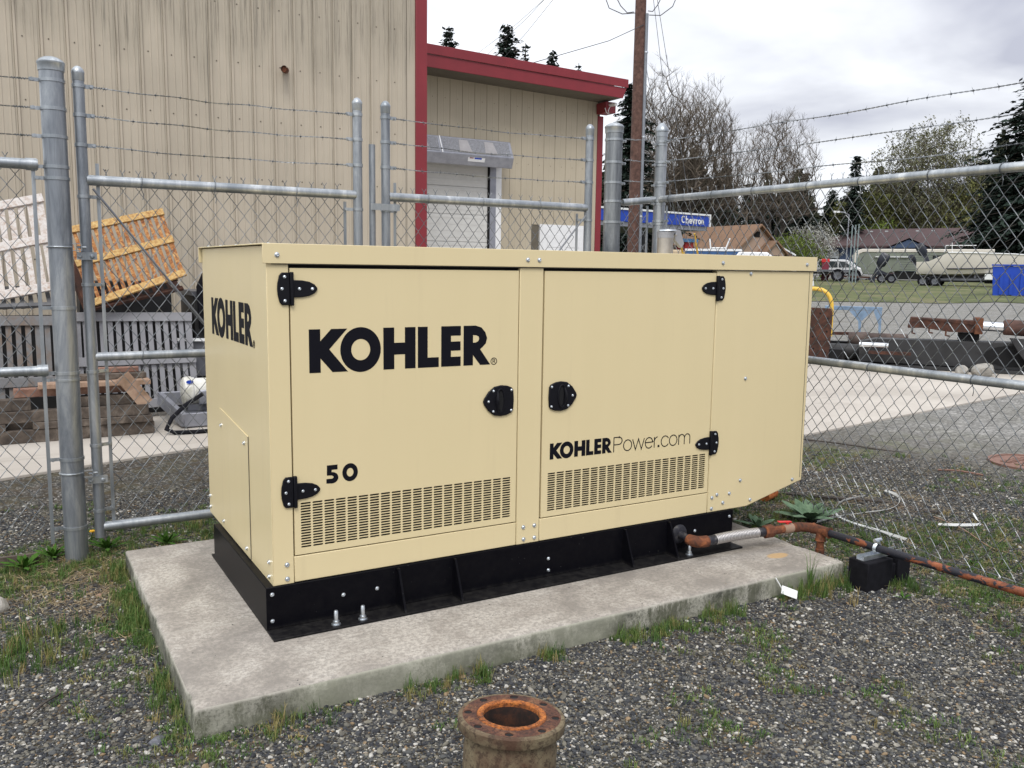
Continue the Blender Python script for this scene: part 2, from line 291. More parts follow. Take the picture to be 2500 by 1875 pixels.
# ---------------------------------------------------------------- mesh helpers
ORI = {}
class MB:
    def __init__(s): s.v = []; s.f = []; s.mi = []; s.cur = 0
    def add(s, vs, fs):
        o = len(s.v); s.v += [tuple(p) for p in vs]; s.f += [tuple(i+o for i in f) for f in fs]; s.mi += [s.cur]*len(fs); return s
    def box(s, x0, x1, y0, y1, z0, z1):
        vs = [(x, y, z) for z in (z0, z1) for y in (y0, y1) for x in (x0, x1)]
        return s.add(vs, [(0, 2, 3, 1), (4, 5, 7, 6), (0, 1, 5, 4), (2, 6, 7, 3), (0, 4, 6, 2), (1, 3, 7, 5)])
    def obox(s, p0, p1, w, h, up=(0, 0, 1)):
        a, b = Vector(p0), Vector(p1); d = (b-a).normalized(); u = Vector(up); sd_ = d.cross(u)
        if sd_.length < 1e-4: sd_ = Vector((1, 0, 0))
        sd_.normalize(); u = sd_.cross(d)
        vs = [p+sd_*i*w/2+u*j*h/2 for p in (a, b) for j in (-1, 1) for i in (-1, 1)]
        return s.add(vs, [(0, 2, 3, 1), (4, 5, 7, 6), (0, 1, 5, 4), (2, 6, 7, 3), (0, 4, 6, 2), (1, 3, 7, 5)])
    def tube(s, pts, r, n=8, caps=True, closed=False):
        P = [Vector(p) for p in pts]; k = len(P); rs = r if hasattr(r, '__len__') else [r]*k
        vs = []; up = None
        for i in range(k):
            if closed: d = P[(i+1) % k]-P[i-1]
            else: d = P[min(i+1, k-1)]-P[max(i-1, 0)]
            if d.length < 1e-9: d = Vector((0, 0, 1))
            d.normalize()
            if up is None: up = Vector((0, 0, 1)) if abs(d.z) < .9 else Vector((1, 0, 0))
            u = up-d*up.dot(d)
            if u.length < 1e-5: u = Vector((1, 0, 0)) if abs(d.x) < .9 else Vector((0, 1, 0)); u = u-d*u.dot(d)
            u.normalize(); up = u; w = d.cross(u)
            for j in range(n):
                a = 2*math.pi*j/n; vs.append(P[i]+(u*math.cos(a)+w*math.sin(a))*rs[i])
        fs = []
        for i in range(k if closed else k-1):
            i2 = (i+1) % k
            for j in range(n):
                j2 = (j+1) % n; fs.append((i*n+j, i*n+j2, i2*n+j2, i2*n+j))
        if caps and not closed: fs += [tuple(range(n-1, -1, -1)), tuple(range((k-1)*n, k*n))]
        return s.add(vs, fs)
    def lathe(s, c, prof, n=24, axis='z', rot=None, caps=True):
        c = Vector(c); vs = []; k = len(prof)
        for (r, h) in prof:
            for j in range(n):
                a = 2*math.pi*j/n; p = Vector((r*math.cos(a), r*math.sin(a), h))
                if axis == 'y': p = Vector((p.x, -p.z, p.y))
                elif axis == 'x': p = Vector((p.z, p.x, p.y))
                if rot: p = rot @ p
                vs.append(c+p)
        fs = [(i*n+j, i*n+(j+1) % n, (i+1)*n+(j+1) % n, (i+1)*n+j) for i in range(k-1) for j in range(n)]
        if caps and prof[0][0] > 1e-6: fs.append(tuple(range(n-1, -1, -1)))
        if caps and prof[-1][0] > 1e-6: fs.append(tuple(range((k-1)*n, k*n)))
        return s.add(vs, fs)
    def prism(s, poly, a, b, fn):
        # poly 2-D outline; fn(u,v,w)->xyz; extruded from w=a to w=b
        n = len(poly); vs = [fn(u, v, a) for u, v in poly]+[fn(u, v, b) for u, v in poly]
        return s.add(vs, [tuple(range(n)), tuple(range(2*n-1, n-1, -1))]+[(i, n+i, n+(i+1) % n, (i+1) % n) for i in range(n)])
    def quad(s, *p): return s.add(p, [tuple(range(len(p)))])
    def build(s, name, mat, parent=None, origin=(0, 0, 0), smooth=False, bevel=0, kind=None, fix=True):
        me = bpy.data.meshes.new(name)
        o = ORI[parent] if parent is not None else Vector(origin)
        arr = np.array(s.v, dtype=np.float64)-np.array(o)
        me.from_pydata(arr.tolist(), [], s.f)
        for m in (mat if isinstance(mat, (list, tuple)) else [mat]): me.materials.append(M[m] if isinstance(m, str) else m)
        if any(s.mi): me.polygons.foreach_set('material_index', s.mi)
        if fix and len(s.f) < 60000:
            import bmesh
            bm = bmesh.new(); bm.from_mesh(me); bmesh.ops.recalc_face_normals(bm, faces=bm.faces); bm.to_mesh(me); bm.free()
        if smooth:
            me.polygons.foreach_set('use_smooth', [True]*len(me.polygons)); me.set_sharp_from_angle(angle=math.radians(38))
        me.update()
        ob = bpy.data.objects.new(name, me); COL.objects.link(ob)
        if parent is not None: ob.parent = parent; ORI[ob] = o
        else: ob.location = o; ORI[ob] = o
        if bevel:
            b = ob.modifiers.new('bevel', 'BEVEL'); b.width = bevel; b.segments = 2; b.limit_method = 'ANGLE'; b.angle_limit = math.radians(40)
            me.polygons.foreach_set('use_smooth', [True]*len(me.polygons)); me.set_sharp_from_angle(angle=math.radians(45))
        if kind: ob['kind'] = kind
        return ob
def tag(o, label=None, cat=None, group=None, kind=None):
    if label: o['label'] = label
    if cat: o['category'] = cat
    if group: o['group'] = group
    if kind: o['kind'] = kind
    return o
def thing(name, label, cat, loc, group=None):
    o = bpy.data.objects.new(name, None); COL.objects.link(o); o.location = loc; o.empty_display_size = .1
    ORI[o] = Vector(loc); return tag(o, label, cat, group)
def dup(o, name, parent, off=(0, 0, 0), rot=None, scale=None):
    c = o.copy(); c.name = name; COL.objects.link(c); c.parent = parent; ORI[c] = ORI[o]
    c.location = Vector(off)
    if rot: c.rotation_euler = rot
    if scale: c.scale = scale
    return c
def terr(x, y): return .0165*max(0., math.hypot(x+.9, y+3.45)-45)
# ================================================================ SETTING: ground, concrete drive, far grass
def polar_ground():
    mb = MB(); c = (-.9, -3.45); rs = [0, 2, 4, 6, 9, 13, 18, 25, 35, 45, 55, 70, 90, 120, 160, 220, 320, 480, 700]; n = 48
    vs = [(c[0], c[1], 0)]
    for r in rs[1:]:
        for j in range(n):
            a = 2*math.pi*j/n; x, y = c[0]+r*math.cos(a), c[1]+r*math.sin(a); vs.append((x, y, terr(x, y)))
    fs = [(0, 1+j, 1+(j+1) % n) for j in range(n)]
    for i in range(len(rs)-2):
        for j in range(n):
            a, b = 1+i*n+j, 1+i*n+(j+1) % n; fs.append((a, a+n, b+n, b))
    mb.add(vs, fs); return mb.build('ground', 'ground', smooth=True, fix=False, kind='structure')
g = polar_ground()
mb = MB()
poly = [(-9, 2.4), (-.98, 3.83), (.6, 4.38), (1.6, 4.4), (2.9, 2.15), (5.86, 2.41), (7.8, 2.74), (11.05, 3.25), (17, 4.2), (26, 5.6), (26, 9.5), (17, 7.3), (12.4, 7.7), (9.9, 7.9), (9.9, 11.68), (4.42, 11.68), (4.42, 7.95), (-9, 7.95)]
mb.prism(poly, -.05, .022, lambda u, v, w: (u, v, w)); mb.build('concrete_drive', 'drive', bevel=.006, kind='structure')
mb = MB()      # far rough grass, a sheet just above the yard
pts = []
for i in range(15):
    a = math.radians(35+i*3); r0 = 47+2.2*math.sin(i*1.7)+(4 if i > 5 else 0); r1 = 96
    for k in range(7):
        r = r0+(r1-r0)*k/6; x, y = -.9+r*math.sin(a), -3.45+r*math.cos(a); pts.append((x, y, terr(x, y)+.03))
fs = [(i*7+k, i*7+k+1, (i+1)*7+k+1, (i+1)*7+k) for i in range(14) for k in range(6)]
mb.add(pts, fs); mb.build('grass_verge', 'grassfar', fix=False, kind='structure')
# ================================================================ CONCRETE SLAB
sx0, sx1, sy0, sy1, sz = -.409, 2.831, -.516, 1.381, .108
def slab_mesh():
    """pad with a worn, slightly wavy and chipped arris"""
    q = random.Random(9); mb = MB(); per = []
    for (p, r) in (((sx0, sy0), (sx1, sy0)), ((sx1, sy0), (sx1, sy1)), ((sx1, sy1), (sx0, sy1)), ((sx0, sy1), (sx0, sy0))):
        L_ = math.hypot(r[0]-p[0], r[1]-p[1]); n = int(L_/.018)
        for i in range(n): per.append((p[0]+(r[0]-p[0])*i/n, p[1]+(r[1]-p[1])*i/n))
    m = len(per); cx_, cy_ = (sx0+sx1)/2, (sy0+sy1)/2; rings = []
    from mathutils import noise as mn
    def ins(x, y, d): return (max(sx0+d, min(sx1-d, x)), max(sy0+d, min(sy1-d, y)))
    chip = [max(0, mn.noise(Vector((x*9, y*9, 1)))-.28)*.03+max(0, mn.noise(Vector((x*30, y*30, 4))))*.003 for x, y in per]
    for k, (d, z) in enumerate(((0, -.06), (0, .02), (0, .07), (0, sz-.013), (.005, sz-.005), (.014, sz), (.06, sz))):
        rg_ = []
        for i, (x, y) in enumerate(per):
            c = chip[i] if 3 <= k <= 5 else 0; wob = .0012*mn.noise(Vector((x*14, y*14, z*20)))*(1 if 0 < k < 6 else 0)
            px, py = ins(x, y, d+c*(1 if k < 5 else 1.6)+wob+.001); rg_.append((px, py, z-(c*.9 if k in (3, 4) else c*.2)))
        rings.append(rg_)
    mb.add([p for r in rings for p in r], [(k*m+i, k*m+(i+1) % m, (k+1)*m+(i+1) % m, (k+1)*m+i) for k in range(6) for i in range(m)]+[tuple(range(6*m, 7*m))])
    mb.mi = [1]*(m*4)+[0]*(m*2+1); return mb
slab = slab_mesh().build('concrete_slab', ['conc', 'conc_side'], origin=(1.2, .4, 0), smooth=True)
tag(slab, 'grey concrete pad under the cream generator, mossy along its front edge', 'concrete pad', kind='thing')
# ================================================================ GENERATOR
gen = thing('generator', 'cream metal standby generator enclosure lettered KOHLER on black skid, on the concrete pad', 'generator', (1.5, .6, .108))
GX = 3.067; GD = 1.239; GB = .298; GT = 1.603
MB().box(.012, 2.33, .022, GD-.012, GB+.004, 1.665).build('lining', 'inside', gen)
mb = MB(); mb.box(0, .0025, 0, GD, GB, 1.672); mb.box(.0025, .0865, 0, .02, GB, 1.672)
mb.build('side_panel', 'cream', gen, bevel=.006)
mb = MB(); P = [(2.3455, GB), (2.636, GB), (GX, .402), (GX, 1.602), (2.3455, 1.602)]
mb.prism(P, .0, GD, lambda u, v, w: (u, w, v)); mb.build('end_panel', 'cream', gen, bevel=.005)
mb = MB(); mb.obox((3.036, -.0012, 1.598), (3.048, -.0012, .42), .0022, .0015, (0, 1, 0)); mb.build('panel_fold', 'seam', gen)
MB().box(1.1475, 1.2735, -.0005, .02, GB+.001, 1.6015).build('centre_post', 'cream', gen, bevel=.003)
for a, b in ((.0895, 1.1455), (1.2765, 2.3425)):
    MB().box(a, b, .0008, .02, GB+.0015, .4085).build('lower_rail', 'cream', gen, bevel=.003)
MB().box(.0, GX-.002, GD+.001, GD+.006, GB, 1.60).build('back_panel', 'cream', gen)
def door(x0, x1, z0, z1, lx0, lx1, lz0, lz1, nc=20, nr=17):
    mb = MB(); t = .018
    cw, ch = (lx1-lx0)/nc, (lz1-lz0)/nr
    for q in ((x0, x1, lz1, z1), (x0, x1, z0, lz0), (x0, lx0, lz0, lz1), (lx1, x1, lz0, lz1)):
        mb.quad((q[0], 0, q[2]), (q[1], 0, q[2]), (q[1], 0, q[3]), (q[0], 0, q[3]))
    h = .0039; a = cw/2-.0024-h
    for i in range(nc):
        for j in range(nr):
            cx_, cz_ = lx0+(i+.5)*cw, lz0+(j+.5)*ch
            c = [(cx_-cw/2, cz_-ch/2), (cx_+cw/2, cz_-ch/2), (cx_+cw/2, cz_+ch/2), (cx_-cw/2, cz_+ch/2)]
            k = [(-a, -h), (a, -h), (a+h, 0), (a, h), (-a, h), (-a-h, 0)]
            vs = [(u, 0, w) for u, w in c]+[(cx_+u, 0, cz_+w) for u, w in k]+[(cx_+u, .004, cz_+w) for u, w in k]
            mb.add(vs, [(0, 1, 5, 4), (1, 2, 7, 6, 5), (2, 3, 8, 7), (3, 0, 4, 9, 8)]+[(4+q, 4+(q+1) % 6, 10+(q+1) % 6, 10+q) for q in range(6)])
    for p, q in (((x0, z0), (x1, z0)), ((x1, z0), (x1, z1)), ((x1, z1), (x0, z1)), ((x0, z1), (x0, z0))):
        mb.quad((p[0], 0, p[1]), (q[0], 0, q[1]), (q[0], t, q[1]), (p[0], t, p[1]))
    return mb.build('door', 'cream', gen, fix=False)
d1 = door(.0925, 1.1415, .4145, 1.5865, .1155, 1.1155, .4400, .6345); tag(d1, 'left door with the large KOHLER name and 50')
d2 = door(1.2815, 2.3385, .4145, 1.5865, 1.3140, 2.3195, .4400, .6300); tag(d2, 'right door with the small KOHLERPower.com line')
# roof lid
mb = MB(); mb.box(-.016, 3.078, -.010, GD+.012, 1.676, 1.681); mb.box(-.016, 3.078, -.0125, -.0095, 1.6035, 1.681); mb.box(-.016, 3.078, GD+.0125, GD+.0155, 1.6035, 1.681)
mb.box(3.0745, 3.078, -.0095, GD+.0125, 1.6035, 1.676)
mb.build('roof', 'cream', gen, bevel=.0016)
MB().box(.02, 3.06, -.008, -.001, 1.600, 1.6028).build('roof_underside', 'seam', gen)
# bolts
bolt0 = [None]
def bolt_mesh(r=.0105):
    mb = MB(); mb.lathe((0, 0, 0), [(r*1.0, 0), (r*1.0, .0015), (r*.72, .002), (r*.72, .006), (r*.5, .0075), (r*.42, .0058), (0, .0058)], 10)
    me = mb.build('bolt', 'zinc', gen).data; return me
_b = bolt_mesh(); 
tmp = bpy.data.objects[_b.name] if False else None
bolt_me = _b
_b0 = [o for o in COL.objects if o.data == bolt_me][0]; bpy.data.objects.remove(_b0)
def bolts(pts, parent, rot, name='bolt', sc=1.0):
    for p in pts:
        o = bpy.data.objects.new(name, bolt_me); COL.objects.link(o); o.parent = parent
        o.location = Vector(p)-ORI[parent]; o.rotation_euler = rot; o.scale = (sc,)*3; ORI[o] = ORI[parent]
FRONT = (math.radians(90), 0, 0); LEFT = (0, math.radians(-90), 0); UP = (0, 0, 0)
# bolt mesh verts are relative to gen origin: shift to local zero
for v in bolt_me.vertices: v.co = v.co+ORI[gen]
fb = [(.058, .38), (.058, .32), (1.185, .381), (1.246, .382), (1.187, .322), (1.247, .322), (2.375, .379), (2.41, .392), (2.501, .389), (2.456, .342), (2.374, .319), (2.66, .334), (2.578, .454), (2.988, .414), (2.583, 1.585), (2.58, 1.02)]
bolts([(x, -.0005, z) for x, z in fb], gen, FRONT)
bolts([(x, -.0128, z) for x, z in ((.04, 1.637), (1.18, 1.636), (1.241, 1.636), (2.368, 1.639), (2.996, 1.639))], gen, FRONT)
bolts([(-.0005, y, z) for y, z in ((.049, .386), (.054, .323), (1.217, .392), (1.215, .334))], gen, LEFT)
bolts([(.023+.01*i, y, 1.681) for i, y in enumerate((1.192, .958, .681, .445, .201))], gen, UP, sc=.9)
# access panel on the left side
mb = MB(); ap = [(.93, .302), (.93, .86), (.886, .856), (.358, .856), (.358, .318)]
mb.prism([(.932, .304), (.932, .9), (.888, .9), (.356, .857), (.356, .304)], -.0005, -.0035, lambda u, v, w: (w, u, v))
acc = mb.build('access_panel', 'cream', gen, bevel=.001)
MB().box(-.0040, -.0006, .3545, .3560, .304, .857).build('panel_edge', 'seam', acc)
bolts([(-.0036, .891, .82), (-.0036, .421, .817), (-.0036, .887, .341), (-.0036, .422, .337)], acc, LEFT)
# lettering
KG = {'K': [(0, .177), (.047, .177), (.047, .128), (.093, .177), (.161, .177), (.084, .094), (.162, 0), (.097, 0), (.047, .058), (.047, 0), (0, 0)],
 'H': [(.319, .177), (.368, .177), (.368, .112), (.417, .112), (.417, .177), (.466, .177), (.466, 0), (.417, 0), (.417, .062), (.368, .062), (.368, 0), (.319, 0)],
 'L': [(.477, .177), (.523, .177), (.523, .043), (.576, .043), (.576, 0), (.477, 0)],
 'E': [(.588, .177), (.683, .177), (.683, .135), (.635, .135), (.635, .109), (.682, .109), (.682, .069), (.635, .069), (.635, .042), (.683, .042), (.683, 0), (.588, 0)],
 'R': [(.697, 0), (.697, .177), (.756, .177), (.786, .168), (.806, .146), (.815, .120), (.809, .097), (.792, .080), (.780, .071), (.832, 0), (.781, 0), (.744, .046), (.744, .101), (.760, .102), (.771, .108), (.775, .118), (.772, .128), (.759, .134), (.744, .135), (.7441, .046), (.744, 0)]}
def ring(mb, c, rx, rz, ix, iz, fn, d, n=36):
    vs = []
    for j in range(n):
        a = 2*math.pi*j/n; co, si = math.cos(a), math.sin(a)
        for (x, z, w) in ((rx, rz, d), (ix, iz, d), (rx, rz, 0), (ix, iz, 0)): vs.append(fn(c[0]+x*co, c[1]+z*si, w))
    fs = []
    for j in range(n):
        k = (j+1) % n
        fs += [(4*j, 4*k, 4*k+1, 4*j+1), (4*j, 4*j+2, 4*k+2, 4*k), (4*j+1, 4*k+1, 4*k+3, 4*j+3)]
    mb.add(vs, fs)
def ribbon(mb, pts, w, fn, d0, d1, closed=False):
    k = len(pts); L_, R_ = [], []
    for i in range(k):
        if closed: a, b = pts[i-1], pts[(i+1) % k]
        else: a, b = pts[max(i-1, 0)], pts[min(i+1, k-1)]
        t = Vector((b[0]-a[0], b[1]-a[1])); t.normalize(); nrm = Vector((-t.y, t.x)); ww = w/2
        if (0 < i < k-1) or closed:
            t1 = Vector((pts[i][0]-a[0], pts[i][1]-a[1])).normalized(); ww = w/2/max(.35, abs(nrm.dot(Vector((-t1.y, t1.x)))))
        L_.append((pts[i][0]+nrm.x*ww, pts[i][1]+nrm.y*ww)); R_.append((pts[i][0]-nrm.x*ww, pts[i][1]-nrm.y*ww))
    vs = [fn(u, v, d1) for u, v in L_]+[fn(u, v, d1) for u, v in R_]+[fn(u, v, d0) for u, v in L_]+[fn(u, v, d0) for u, v in R_]
    fs = []
    for i in range(k if closed else k-1):
        j = (i+1) % k; fs += [(i, j, k+j, k+i), (2*k+i, 2*k+j, j, i), (k+i, k+j, 3*k+j, 3*k+i)]
    mb.add(vs, fs)
def arc(cx, cy, rx, ry, a0, a1, n=12): return [(cx+rx*math.cos(math.radians(a0+(a1-a0)*i/n)), cy+ry*math.sin(math.radians(a0+(a1-a0)*i/n))) for i in range(n+1)]
def kohler(parent, fn, d, reg=True):
    for ch in 'KOHLER':
        mb = MB()
        if ch == 'O': ring(mb, (.219, .0885), .0885, .0935, .0415, .0445, fn, d)
        else:
            if ch == 'E' or ch in KG: mb.prism(KG[ch], 0, d, fn)
        tag(mb.build('letter', 'letter', parent, fix=(ch != 'R')), 'letter '+ch)
    if reg:
        mb = MB(); ring(mb, (.851, .014), .0165, .0165, .0135, .0135, fn, d, 20)
        ribbon(mb, [(.846, .005), (.846, .0235), (.852, .0235), (.8562, .0205), (.8562, .0165), (.852, .0140), (.8475, .0140)], .0026, fn, 0, d)
        ribbon(mb, [(.8525, .0138), (.8575, .005)], .0026, fn, 0, d*.98); mb.build('registered_mark', 'letter', parent)
kohler(d1, lambda u, v, w: (.165+u, -.0002-w, 1.1655+v), .0008)
kohler(acc, lambda u, v, w: (-.0002-w, 1.046-u*.975, 1.256+v*1.012), .0008)
f2 = lambda u, v, w: (1.3265+u*.4405, -.0002-w, .6935+v*.44)
kohler(d2, f2, .0007, False)
fp = lambda u, v, w: (u, -.0002-w, v); lw = .0050
def stroke(segs, lab, closed=None):
    mb = MB()
    for i, s_ in enumerate(segs): ribbon(mb, s_, lw, fp, 0, .0007-.00004*i, closed == i)
    tag(mb.build('letter', 'letter', d2), 'letter '+lab)
stroke([[(1.7045, .6935), (1.7045, .7695)], [(1.7045, .7678), (1.735, .7678)]+arc(1.735, .7493, .0205, .0185, 90, -90, 10)+[(1.7045, .7308)]], 'P')
stroke([arc(1.791, .722, .0255, .0275, 0, 345, 23)], 'o', 0)
stroke([[(1.822, .749), (1.841, .6945), (1.8595, .7485), (1.879, .6945), (1.897, .749)]], 'w')
stroke([[(1.903, .7245), (1.951, .7245)]+arc(1.9275, .722, .0240, .0275, 5, 325, 22)], 'e')
stroke([[(1.962, .694), (1.962, .749)], [(1.962, .730)]+arc(1.9835, .727, .0205, .0215, 168, 90, 6)], 'r')
MB().box(1.9845, 1.9965, -.001, -.0002, .694, .7055).build('dot', 'letter', d2)
stroke([arc(2.033, .7215, .0255, .0275, 32, 328, 20)], 'c')
stroke([arc(2.0875, .7215, .0255, .0275, 0, 345, 23)], 'o', 0)
stroke([[(2.125, .694), (2.125, .748)], [(2.125, .728)]+arc(2.1445, .729, .0185, .0185, 170, 0, 9)+[(2.163, .694)], [(2.163, .728)]+arc(2.1825, .729, .0185, .0185, 170, 0, 9)+[(2.201, .694)]], 'm')
mb = MB(); k5 = [(.232, .7775), (.2775, .7775), (.2775, .7575), (.2525, .7575), (.2515, .7475)]+arc(.2535, .7235, .0270, .0240, 88, -90, 12)+[(.2290, .7015), (.2290, .7200)]+arc(.2475, .7265, .0125, .0075, -60, 90, 6)+[(.2315, .7350)]
mb.prism(k5, 0, .0008, fp); tag(mb.build('digit', 'letter', d1), 'digit 5')
mb = MB(); ring(mb, (.332, .739), .0340, .0385, .0150, .0185, fp, .0008); tag(mb.build('digit', 'letter', d1), 'digit 0')
# hinges
def hinge(x, z, s):
    fn = lambda u, v, w: (x+s*u, -w, z+v)
    mb = MB(); mb.prism([(-.004, .064), (-.036, .064), (-.046, .052), (-.053, .022), (-.0545, 0), (-.053, -.022), (-.046, -.052), (-.036, -.064), (-.004, -.064)], .0005, .009, fn)
    mb.prism([(-.004, .066), (.010, .066), (.010, -.066), (-.004, -.066)], .0006, .016, fn)
    mb.prism([(.010, .0345), (.045, .0335), (.075, .0280), (.096, .0175), (.1075, .004), (.1075, -.004), (.096, -.0175), (.075, -.0280), (.045, -.0335), (.010, -.0345)], .0005, .008, fn)
    h = mb.build('hinge', 'hinge', gen, bevel=.003)
    bolts([fn(u, v, w) for u, v, w in ((-.025, .047, .009), (-.036, 0, .009), (-.025, -.047, .009), (.034, 0, .008), (.086, 0, .008))], h, FRONT, 'screw', .62)
hinge(.0945, 1.505, 1); hinge(.0935, .683, 1); hinge(2.3460, 1.507, -1); hinge(2.3460, .684, -1)
def latch(x, z, s):      # s=+1: pointed side towards -x
    fn = lambda u, v, w: (x+s*u, -w, z+v)
    out = [(.078, .046), (.070, .058), (.045, .068), (.012, .0715), (-.022, .066), (-.052, .044), (-.074, .014), (-.079, 0), (-.074, -.014), (-.052, -.044), (-.022, -.066), (.012, -.0715), (.045, -.068), (.070, -.058), (.078, -.046), (.081, 0)]
    mb = MB(); mb.prism(out, .0005, .010, fn); lt = mb.build('latch', 'hinge', gen, bevel=.004)
    mb = MB(); r = arc(.008, 0, .021, .054, 0, 350, 24); mb.tube([fn(u, v, .0115) for u, v in r], .0045, 6, closed=True)
    mb.tube([fn(-.006, .040, .011), fn(-.010, .012, .018), fn(-.010, -.012, .018), fn(-.004, -.042, .011)], [.005, .008, .008, .005], 8); mb.build('handle', 'hinge', lt, smooth=True)
    mb = MB(); mb.prism(arc(.012, 0, .014, .046, 0, 345, 20), .0101, .0108, fn); mb.build('recess', 'inside', lt)
    bolts([fn(u, v, .010) for u, v in ((.066, .047), (-.028, .047), (-.053, 0), (-.028, -.047), (.066, -.047))], lt, FRONT, 'screw', .6)
latch(1.039, .997, 1); latch(1.391, .998, -1)
# skid
SX0, SX1, SYF, SYB = -.032, 2.528, -.010, 1.005
mb = MB(); mb.box(SX0, SX1, SYF, SYB, .118, .2975); mb.build('skid', 'black', gen, bevel=.003)
mb = MB(); mb.box(SX0+.001, 2.51, -.113, SYB+.08, .1085, .1178); mb.build('skid_flange', 'black', gen, bevel=.002)
for gx in (.540, .815, 1.776, 2.065):
    mb = MB(); mb.prism([(SYF, .1185), (-.106, .1185), (-.100, .130), (-.030, .2925), (SYF, .2925)], gx-.005, gx+.005, lambda u, v, w: (w, u, v)); mb.build('gusset', 'black', gen)
bolts([(x, SYF, z) for x, z in ((-.008, .268), (-.009, .155), (.293, .213), (.445, .214), (1.324, .208), (1.325, .15), (2.253, .215), (2.50, .262))], gen, FRONT, 'bolt', .85)
for ax in (.236, .353, 2.158):
    mb = MB(); mb.lathe((ax, -.080, .1182), [(.020, 0), (.020, .004), (.014, .0045), (.014, .017), (.009, .018), (.009, .058), (.007, .061), (0, .061)], 12); mb.build('anchor_bolt', 'zinc', gen, smooth=True)
# exhaust stack with rain cap on the roof
mb = MB(); mb.lathe((2.655, .80, 1.6812), [(.049, 0), (.049, .150), (.043, .152)], 28); ex = mb.build('exhaust_stack', plain('brushed_stainless', (.40, .375, .35), .32, .85, .12, 20), gen, smooth=True)
mb = MB(); mb.lathe((2.655, .80, 1.6812), [(.0515, .112), (.0515, .148), (.0490, .150)], 28); mb.build('clamp_band', 'metalgrey', ex, smooth=True)
mb = MB(); mb.lathe((2.665, .80, 1.8345), [(.060, 0), (.058, .006), (.030, .013), (0, .014)], 28); mb.build('rain_cap', 'zinc', ex, smooth=True)
mb = MB(); mb.prism([(2.705, 1.835), (2.722, 1.78), (2.775, 1.735), (2.795, 1.762), (2.762, 1.842), (2.72, 1.848)], .785, .815, lambda u, v, w: (u, w, v)); mb.lathe((2.712, .772, 1.815), [(0, -.010), (.008, -.006), (.010, 0), (.008, .006), (0, .010)], 10); mb.build('counterweight', 'metalgrey', ex, bevel=.002)
# ================================================================ GAS LINE
gas = thing('gas_pipe', 'rusty and black gas line with braided hose running from the skid to the right', 'gas pipe', (2.9, -.4, .1))
def tubepart(name, mat, pts, r, n=16, par=gas, smooth=True): return MB().tube(pts, r, n).build(name, mat, par, smooth=smooth)
def bend(p0, pc, p1, n=8): return [tuple((Vector(p0)*(1-t)**2+Vector(pc)*2*t*(1-t)+Vector(p1)*t*t)) for t in [i/n for i in range(n+1)]]
mb = MB(); mb.lathe((2.141, -.012, .214), [(.052, 0), (.050, .006), (.040, .012), (.020, .014), (.018, .02)], 18, 'y'); mb.build('sealed_boss', 'pipe_black', gas, smooth=True)
tubepart('pipe_stub', 'pipe_black', [(2.141, -.015, .214), (2.143, -.095, .205)], .021)
tubepart('elbow', 'rust_fit', bend((2.142, -.085, .206), (2.145, -.140, .199), (2.222, -.142, .199)), [.027, .029, .030, .030, .030, .030, .030, .030, .030])
tubepart('hose_collar', 'pipe_black', [(2.222, -.142, .199), (2.272, -.143, .200)], .026)
tubepart('braided_hose', 'braid', [(2.272, -.143, .200), (2.35, -.146, .203), (2.45, -.152, .204), (2.563, -.163, .202)], [.027, .0275, .0275, .027], 24)
tubepart('hose_collar', 'pipe_black', [(2.563, -.163, .202), (2.612, -.168, .201)], .025)
tubepart('union_nut', 'rust_fit', [(2.606, -.168, .201), (2.614, -.169, .201), (2.650, -.172, .201), (2.668, -.173, .201)], [.030, .038, .038, .030], 8, smooth=False)
tubepart('nipple', 'rust_fit', [(2.662, -.173, .201), (2.742, -.177, .200)], .023)
v = tubepart('valve_body', 'timber_new', [(2.740, -.177, .200), (2.748, -.177, .200), (2.775, -.179, .2), (2.803, -.181, .200), (2.812, -.181, .200)], [.023, .026, .028, .026, .023], 12)
mb = MB(); mb.obox((2.715, -.163, .241), (2.790, -.186, .238), .024, .006); mb.obox((2.768, -.180, .225), (2.768, -.180, .243), .016, .016, (1, 0, 0)); mb.build('valve_handle', plain('red_valve_handle', (.62, .03, .03), .45), v, bevel=.002)
tubepart('elbow', 'rust_fit', bend((2.808, -.181, .200), (2.890, -.186, .200), (2.908, -.258, .200)), [.025, .027, .027, .026, .026, .026, .027, .027, .025])
mb = MB(); mb.tube([(2.905, -.240, .2), (2.906, -.252, .2), (2.910, -.335, .2), (2.911, -.350, .2)], [.031, .027, .027, .032], 14); mb.tube([(2.908, -.293, .2), (2.908, -.293, .155), (2.908, -.293, .145)], [.026, .027, .031], 14); mb.build('tee', 'rust_fit', gas, smooth=True)
tubepart('drip_leg', 'rust_fit', [(2.908, -.293, .15), (2.908, -.293, .10), (2.908, -.293, .095), (2.908, -.293, -.03)], [.020, .020, .024, .023])
tubepart('pipe_run', 'pipe', [(2.910, -.345, .2), (2.920, -.66, .2), (2.945, -1.1, .2), (2.985, -1.7, .2), (3.03, -2.6, .2)], .0195, 20)
sup = thing('pipe_support', 'black rubber block with steel channel holding up the gas line', 'pipe support', (2.92, -.63, 0))
mb = MB(); mb.box(2.785, 2.975, -.700, -.578, -.01, .155); mb.build('rubber_block', 'rubber', sup, bevel=.006)
mb = MB(); mb.box(2.9755, 3.020, -.685, -.590, -.01, .118); mb.build('bridge', 'rubber', sup, bevel=.006)
mb = MB(); mb.box(3.0205, 3.118, -.700, -.578, -.01, .155); mb.build('rubber_block', 'rubber', sup, bevel=.006)
mb = MB(); mb.box(2.795, 3.085, -.659, -.619, .1555, .158); mb.box(2.795, 3.085, -.6615, -.6595, .1555, .178); mb.box(2.795, 3.085, -.6185, -.6165, .1555, .178); mb.build('strut_channel', 'zinc', sup)
